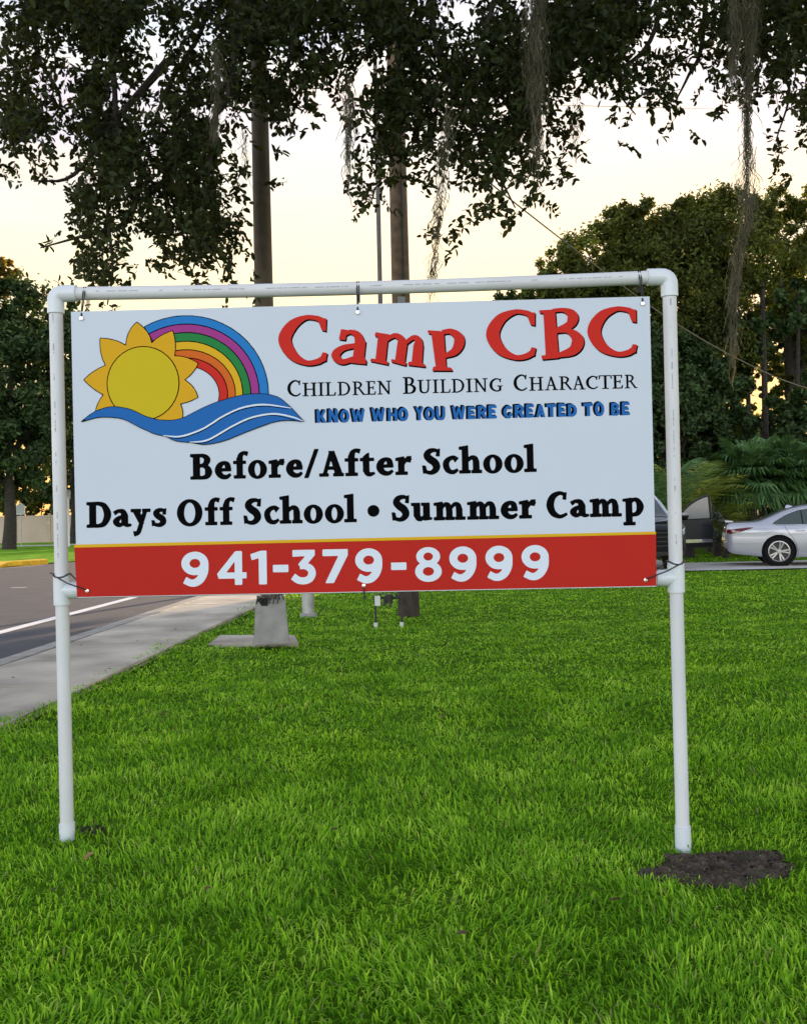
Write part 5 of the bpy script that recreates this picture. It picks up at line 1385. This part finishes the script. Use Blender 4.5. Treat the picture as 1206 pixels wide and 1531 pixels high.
# understorey
SH = [('low_shrub', 'dark shrub mass between palms and trees behind the silver car', 1165, 33, [LB(1150, 640, 33, 45, 1500), LB(1210, 630, 33, 55, 2000), LB(1100, 660, 33, 40, 1400)], M_leafd),
      ('low_shrub', 'dark understorey shrub at the right edge, beyond the silver car', 1250, 32, [LB(1230, 700, 32, 60, 2000), LB(1300, 660, 32, 80, 2600)], M_leafd),
      ('low_shrub', 'dark hedge-like shrub behind the open grey car door', 1060, 32.5, [LB(1045, 720, 32.5, 45, 1700), LB(1085, 750, 32, 40, 1500), LB(1010, 730, 32.5, 50, 1700)], M_leafd),
      ('low_shrub', 'wide dark shrub mostly hidden behind the board on its right side', 930, 34, [LB(930, 720, 34, 70, 2600), LB(840, 700, 34, 80, 2600), LB(760, 720, 34, 60, 1800)], M_leafd),
      ('low_shrub', 'small pale green shrub in front of the palm skirts, left of the silver car', 1085, 28.5, [LB(1068, 785, 28.5, 20, 420), LB(1090, 800, 28.5, 18, 320)], M_pale)]
for k, (nm, lb, px, Y, lob, m) in enumerate(SH):
    tree(nm, lb, base_at(px, Y), lob, .2, m, 120 + k, .07, 1.2, 'shrub', 'shrubs behind the cars', limbs=3)

# ---- palms
def frond_fan(rng, c, d, L, m_sc):
    """a fan leaf: radiating narrow leaflets from c in the plane facing d"""
    d = unit(np.array(d)[None])[0]; s = unit(np.cross(d, [0, 0, 1.0])[None])[0]; u = np.cross(s, d)
    Vs, Fs = [], []
    k = 0
    for a in np.linspace(-2.0, 2.0, 17):
        ax = d * math.cos(a) + s * math.sin(a); l = L * (1 - .12 * abs(a)) * rng.uniform(.85, 1.1); w = l * .055
        wd = np.cross(ax, u); tip = c + ax * l + np.array([0, 0, -.35 * l * rng.uniform(.5, 1.2)]); mid = c + ax * l * .6 + u * .02
        Vs += [c - wd * w * .3, c + wd * w * .3, mid + wd * w, tip, mid - wd * w]; Fs.append([k, k + 1, k + 2, k + 3, k + 4]); k += 5
    return Vs, Fs
def fan_palm(label, base, trunk_h, nf, L, seed, m=None, skirt=10, group='fan palms behind the cars'):
    rng = np.random.default_rng(seed); e = empty('fan_palm', tuple(base), label, 'palm', group); b = np.array(base); top = b + [0, 0, trunk_h]
    bm = bmesh.new(); tube(bm, [Vector(b) + Vector((0, 0, -.1)), Vector(b).lerp(Vector(top), .5) + Vector((.04, 0, 0)), Vector(top)], [.2, .17, .19], 12); finish('trunk', bm, M_bark, e, smooth=True)
    def build(n, zlo, zhi, Ls, name, mm, stem=1.0):
        V, Fi, k = [], [], 0
        for i in range(n):
            az = rng.uniform(0, 6.283); el = rng.uniform(zlo, zhi); d = np.array([math.cos(az) * math.cos(el), math.sin(az) * math.cos(el), math.sin(el)])
            st_ = L * rng.uniform(.3, 1.7) * stem; c = top + d * st_ + [0, 0, -.06 * st_]
            w = unit(np.cross(d, [0, 0, 1.0])[None])[0] * .015
            V += [top - w, top + w, c + w, c - w]; Fi.append([k, k + 1, k + 2, k + 3]); k += 4
            vs, fs = frond_fan(rng, c, d + [0, 0, -.25], Ls * rng.uniform(.8, 1.15), 1)
            V += vs; Fi += [[q + k for q in f] for f in fs]; k += len(vs)
        flat = np.concatenate([np.array(f) for f in Fi]); np_mesh(name, np.array(V), flat, np.array([len(f) for f in Fi]), mm, e)
    build(nf, -.75, 1.35, L, 'crown', m or M_palm)
    if skirt: build(skirt, -1.4, -.8, L * .8, 'dead_skirt', M_dead, .5)
    return e
fan_palm('big fan palm with blue-green fronds above the tail of the silver car', base_at(1122, 29.5), 2.3, 150, .62, 201, skirt=16)
fan_palm('second fan palm with dry hanging skirt, right of the big one', base_at(1180, 30.0), 2.35, 120, .62, 202, skirt=26)
fan_palm('fan palm at the right edge beyond the silver car roof', base_at(1238, 30.5), 2.2, 100, .62, 203, skirt=16)
def feather_palm(label, base, nf, L, seed, m, up=(.5, 1.3), th=.35):
    rng = np.random.default_rng(seed); e = empty('feather_palm', tuple(base), label, 'palm', 'feather palms behind the dark car'); b = np.array(base, float) + [0, 0, th]
    V, Fi, k = [], [], 0
    for i in range(nf):
        az = rng.uniform(0, 6.283); el = rng.uniform(*up); h = np.array([math.cos(az), math.sin(az), 0]); Lf = L * rng.uniform(.75, 1.1)
        pts = []
        for t in np.linspace(0, 1, 15):
            r_ = Lf * (math.cos(el) * t + .18 * t * t); z = Lf * (math.sin(el) * t - .42 * t ** 2.2); pts.append(b + h * r_ + [0, 0, z + .15])
        pts = np.array(pts); sd_ = np.array([-h[1], h[0], 0])
        for j in range(1, 15):
            dirn = unit((pts[j] - pts[j - 1])[None])[0]
            for sg in (-1, 1):
                for q in (0, .5):
                    c = pts[j - 1] + (pts[j] - pts[j - 1]) * q; ll = Lf * .26 * math.sin(math.pi * min(1, (j + q) / 15 * .9 + .1)) + .08
                    ax = unit((sd_ * sg * .8 + dirn * .55 + np.array([0, 0, -.25]) + rng.normal(size=3) * .08)[None])[0]; wv_ = dirn * .022
                    V += [c - wv_, c + wv_, c + ax * ll]; Fi.append([k, k + 1, k + 2]); k += 3
            w = sd_ * .018 * (1 - j / 16); V += [pts[j - 1] - w, pts[j - 1] + w, pts[j] + w, pts[j] - w]; Fi.append([k, k + 1, k + 2, k + 3]); k += 4
    flat = np.concatenate([np.array(f) for f in Fi]); np_mesh('crown', np.array(V), flat, np.array([len(f) for f in Fi]), m, e)
    bm = bmesh.new(); tube(bm, [Vector(base) + Vector((0, 0, -.1)), Vector(b) + Vector((0, 0, .15))], [.16, .12], 10); finish('trunk', bm, M_bark, e, smooth=True)
    return e
feather_palm('arching yellow-green feather palm behind the open car door', base_at(1030, 29.0), 24, 3.0, 211, M_ypalm, (.7, 1.35), 1.0)
feather_palm('upright green feather palm in the gap between board and right pipe', base_at(985, 28.5), 16, 3.5, 212, M_palm, (1.0, 1.5), .8)
feather_palm('low feather palm with drooping fronds left of the silver car tail', base_at(1072, 29.5), 18, 2.4, 213, M_ypalm, (.5, 1.2))

# ---- left: the trees across the road
M_sunleaf = mat('sun_tinted_leaf', (0.105, 0.088, 0.018), 0.55, noise=(.5, .4, 4), island=.5, spec=.2, trans=(.45, (2.0, 1.4, .4)))  # low sun's yellow glow put into the leaf colour of an added crown
tree('broad_tree', 'added tree crown with sunset glow in its leaf colour, showing above the massive dark tree at the left edge', base_at(-10, 62), [LB(-5, 405, 62, 34, 700), LB(18, 425, 62, 26, 500), LB(-40, 420, 62, 50, 900), LB(45, 455, 62, 22, 350), LB(-10, 480, 62, 60, 900)], .25, M_sunleaf, 405, .3, 6)
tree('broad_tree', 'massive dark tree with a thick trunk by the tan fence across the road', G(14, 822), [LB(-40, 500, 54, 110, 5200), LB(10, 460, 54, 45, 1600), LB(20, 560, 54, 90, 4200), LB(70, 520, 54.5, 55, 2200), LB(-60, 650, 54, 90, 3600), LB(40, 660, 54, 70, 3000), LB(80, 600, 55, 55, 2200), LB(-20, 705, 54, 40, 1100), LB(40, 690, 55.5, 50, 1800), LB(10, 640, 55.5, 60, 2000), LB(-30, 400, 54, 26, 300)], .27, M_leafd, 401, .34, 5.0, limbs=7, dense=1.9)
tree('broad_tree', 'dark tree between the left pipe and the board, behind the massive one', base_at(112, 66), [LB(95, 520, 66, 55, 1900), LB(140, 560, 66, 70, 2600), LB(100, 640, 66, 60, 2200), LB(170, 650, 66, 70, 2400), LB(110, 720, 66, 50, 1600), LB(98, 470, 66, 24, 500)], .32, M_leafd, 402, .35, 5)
tree('low_shrub', 'green hedge behind the tan fence, right of the massive tree trunk', base_at(60, 76), [LB(55, 715, 76, 50, 2000), LB(90, 715, 76, 50, 2000), LB(20, 725, 76, 45, 1700), LB(-30, 720, 76, 50, 1500), LB(130, 720, 76, 50, 1500), LB(20, 756, 76, 24, 700), LB(60, 756, 76, 24, 700), LB(95, 756, 76, 24, 700), LB(-20, 756, 76, 24, 600)], .3, M_leaf, 403, .1, 1.5, 'shrub', limbs=3)
# farther trees seen under and behind the board, closing the street
for k, (px, Y, r_, py) in enumerate(((250, 95, 90, 640), (380, 110, 95, 640), (510, 120, 95, 630), (640, 115, 100, 620))):
    tree('street_tree', ['far dark tree hidden behind the sun artwork on the board', 'far dark tree behind the lamp pole', 'far dark tree behind the middle of the board', 'far dark tree behind the wooden pole'][k], base_at(px, Y), [LB(px, py, Y, r_, 1400), LB(px + 40, py + 50, Y, r_ * .8, 1000), LB(px - 45, py + 60, Y, r_ * .7, 900)], .8, M_leafd, 420 + k, .4, 6)
# ------------------------------------------------------------------ lawn blades
rg = np.random.default_rng(99)
M_grass = bpy.data.materials.new('grass_blade'); M_grass.use_nodes = True
n, l = M_grass.node_tree.nodes, M_grass.node_tree.links
bs = n['Principled BSDF']; bs.inputs['Roughness'].default_value = .5; bs.inputs['Specular IOR Level'].default_value = .06
gm = n.new('ShaderNodeNewGeometry'); tc = n.new('ShaderNodeTexCoord')
cr = n.new('ShaderNodeValToRGB')
e = cr.color_ramp.elements
e[0].position = 0; e[0].color = (.070, .195, .012, 1); e[1].position = 1; e[1].color = (.42, .62, .09, 1)
k_ = cr.color_ramp.elements.new(.55); k_.color = (.205, .43, .026, 1)
k_ = cr.color_ramp.elements.new(.9); k_.color = (.30, .54, .040, 1)
ns = n.new('ShaderNodeTexNoise'); ns.inputs['Scale'].default_value = 2.1; ns.inputs['Detail'].default_value = 5
l.new(tc.outputs['Object'], ns.inputs['Vector'])
mr = n.new('ShaderNodeMapRange'); mr.inputs['From Min'].default_value = .3; mr.inputs['From Max'].default_value = .7; mr.inputs['To Min'].default_value = -.38; mr.inputs['To Max'].default_value = .38
l.new(ns.outputs[0], mr.inputs[0])
ad = n.new('ShaderNodeMath'); ad.operation = 'ADD'; ad.use_clamp = True
l.new(gm.outputs['Random Per Island'], ad.inputs[0]); l.new(mr.outputs[0], ad.inputs[1]); l.new(ad.outputs[0], cr.inputs[0])
fr_ = n.new('ShaderNodeMath'); fr_.operation = 'MULTIPLY'; fr_.inputs[1].default_value = 53.7; l.new(gm.outputs['Random Per Island'], fr_.inputs[0])
f2 = n.new('ShaderNodeMath'); f2.operation = 'FRACT'; l.new(fr_.outputs[0], f2.inputs[0])
f3 = n.new('ShaderNodeMath'); f3.operation = 'GREATER_THAN'; f3.inputs[1].default_value = .972; l.new(f2.outputs[0], f3.inputs[0])
mixs = n.new('ShaderNodeMix'); mixs.data_type = 'RGBA'; mixs.inputs[7].default_value = (.34, .30, .13, 1)
l.new(f3.outputs[0], mixs.inputs[0]); l.new(cr.outputs[0], mixs.inputs[6])
l.new(mixs.outputs[2], bs.inputs['Base Color'])
tb = n.new('ShaderNodeBsdfTranslucent'); vm = n.new('ShaderNodeVectorMath'); vm.operation = 'MULTIPLY'; vm.inputs[1].default_value = (1.5, 1.5, .5)
l.new(cr.outputs[0], vm.inputs[0]); l.new(vm.outputs[0], tb.inputs['Color'])
mx = n.new('ShaderNodeMixShader'); mx.inputs[0].default_value = .48
l.new(bs.outputs[0], mx.inputs[1]); l.new(tb.outputs[0], mx.inputs[2]); l.new(mx.outputs[0], n['Material Output'].inputs['Surface'])

_lat = rg.random((256, 256))
def vnoise(x, y):
    xi = np.floor(x).astype(int); yi = np.floor(y).astype(int); fx = x - xi; fy = y - yi
    fx = fx * fx * (3 - 2 * fx); fy = fy * fy * (3 - 2 * fy)
    g = lambda a, b: _lat[a % 256, b % 256]
    return (g(xi, yi) * (1 - fx) + g(xi + 1, yi) * fx) * (1 - fy) + (g(xi, yi + 1) * (1 - fx) + g(xi + 1, yi + 1) * fx) * fy
def gzv(x, y): return np.where(x - RD * y < -3.03, .06, .045 * np.exp(-((x - RD * y + 3.0) / .3) ** 2)) * (y < 40) - 0.055 * x * np.exp(-(x / 2.0) ** 2) * np.exp(-((y - 4.0) / 3.0) ** 2)
def in_poly(x, y, pts):
    r = np.zeros(len(x), bool)
    for i in range(len(pts)):
        (x0, y0), (x1, y1) = pts[i], pts[(i + 1) % len(pts)]
        r ^= ((y0 > y) != (y1 > y)) & (x < (x1 - x0) * (y - y0) / (y1 - y0 + 1e-12) + x0)
    return r

def scatter(y0, y1, dens, half=.50, extra=1.0):
    A = 2 * (half * (y0 + y1) / 2 + extra) * (y1 - y0); N = int(A * dens)
    y = rg.uniform(y0, y1, N); x = rg.uniform(-1, 1, N) * (half * y1 + extra)
    ok = np.abs(x) < half * y + extra; return x[ok], y[ok]
parts = []
bands = [(0.9, 1.9, 2600), (1.9, 2.6, 4200), (2.6, 3.6, 6200), (3.6, 4.8, 5600), (4.8, 6.5, 3900), (6.5, 9, 2300), (9, 13, 1200), (13, 18, 560), (18, 22.45, 330), (25.75, 31, 150)]
for y0, y1, de in bands:
    x, y = scatter(y0, y1, de)
    s = x - RD * y
    edge = -3.06 + .22 * (vnoise(y * 3.1, y * 0 + 7) - .5) + .10 * (vnoise(y * 9.1, y * 0 + 17) - .5) - .16 * vnoise(y * .9, y * 0 + 3)
    ok = s > edge
    ok &= ~(in_poly(x, y, PAD) & (rg.random(len(x)) > .06))
    if y0 > 24: ok &= (x > 6.95)
    # patchy: thin spots
    d = vnoise(x * 2.3 + 40, y * 2.3) * .6 + vnoise(x * 7 + 9, y * 7) * .4
    ok &= rg.random(len(x)) < np.clip(.30 + 1.6 * d, 0.3, 1)
    for dx, dy, rx, ry in DIRT:
        q = ((x - dx) / rx) ** 2 + ((y - dy) / ry) ** 2
        ok &= rg.random(len(x)) < np.clip((q - .30) * .85, .10, 1)
    parts.append((x[ok], y[ok]))
x = np.concatenate([p[0] for p in parts]); y = np.concatenate([p[1] for p in parts]); N = len(x)
hn = vnoise(x * 1.6 + 3, y * 1.6 + 5) * .6 + vnoise(x * 5.5, y * 5.5 + 60) * .4
hl = np.clip((.017 + .040 * hn) * rg.uniform(.65, 1.35, N), .03, .13) * np.where(y < 20, 1, .85)
wd = np.maximum(.0060, .00120 * y) * rg.uniform(.7, 1.25, N); wd = np.minimum(wd, .020)
tall = rg.random(N) < .02; hl[tall] *= 1.45
az = rg.uniform(0, 6.283, N); lean = rg.uniform(.2, 1.35, N) + np.clip((y - 5) / 14, 0, .45)
# neighbouring blades lean alike
flow = vnoise(x * 2.2 + 90, y * 2.2 + 20) * 9
az = np.where(rg.random(N) < .5, flow + rg.normal(size=N) * .5, az)
d = np.stack([np.cos(az), np.sin(az), np.zeros(N)], 1); tw = az + math.pi / 2 + rg.normal(size=N) * .5
w = np.stack([np.cos(tw), np.sin(tw), np.zeros(N)], 1) * wd[:, None] * .5
p0 = np.stack([x, y, gzv(x, y) - .018], 1); z = np.array([0, 0, 1.0])
def pt(t, bend): 
    a = lean * bend
    return p0 + d * (hl * t * np.sin(a))[:, None] + z * (hl * t * np.cos(a))[:, None]
p1 = pt(.45, .55); p2 = pt(.8, .85); p3 = pt(1.05, 1.15)
V = np.stack([p0 - w * .8, p0 + w * .8, p1 - w, p1 + w, p2 - w * .8, p2 + w * .8, p3], 1).reshape(-1, 3)
b = (np.arange(N) * 7)[:, None]
Fq = np.concatenate([b + [0, 1, 3, 2], b + [2, 3, 5, 4], b + [4, 5, 6]], 1).ravel()
lt = np.tile([4, 4, 3], N)
gr = np_mesh('lawn_grass', V, Fq, lt, M_grass)
gr['kind'] = 'stuff'
print('grass blades', N)

# fallen oak leaves on lawn and pavement
M_litter = mat('fallen_leaf', (0.16, 0.10, 0.045), .8, island=.6)
nl = 330
ly = 2.4 + 12 * rg.random(nl) ** 1.5; lx = rg.uniform(-1, 1, nl) * (.46 * ly + .3); ss = lx - RD * ly
ok = (ss > -4.2) & ((ss < -3.1) | (rg.random(nl) < .10)); lx, ly, ss = lx[ok], ly[ok], ss[ok]; nl = len(lx)
lz = np.where(ss < -3.02, .072, gzv(lx, ly) + rg.uniform(.012, .04, nl))
aa = rg.uniform(0, 6.28, nl); ax = unit(np.stack([np.cos(aa), np.sin(aa), rg.normal(size=nl) * .2], 1)); nn = unit(np.stack([rg.normal(size=nl) * .25, rg.normal(size=nl) * .25, np.ones(nl)], 1))
Ls = rg.uniform(.03, .06, nl); V, Fq, lt = leaf_faces(np.stack([lx, ly, lz], 1), ax, nn, Ls, Ls * .42)
fl_ = np_mesh('fallen_leaves', V, Fq, lt, M_litter); fl_['kind'] = 'stuff'
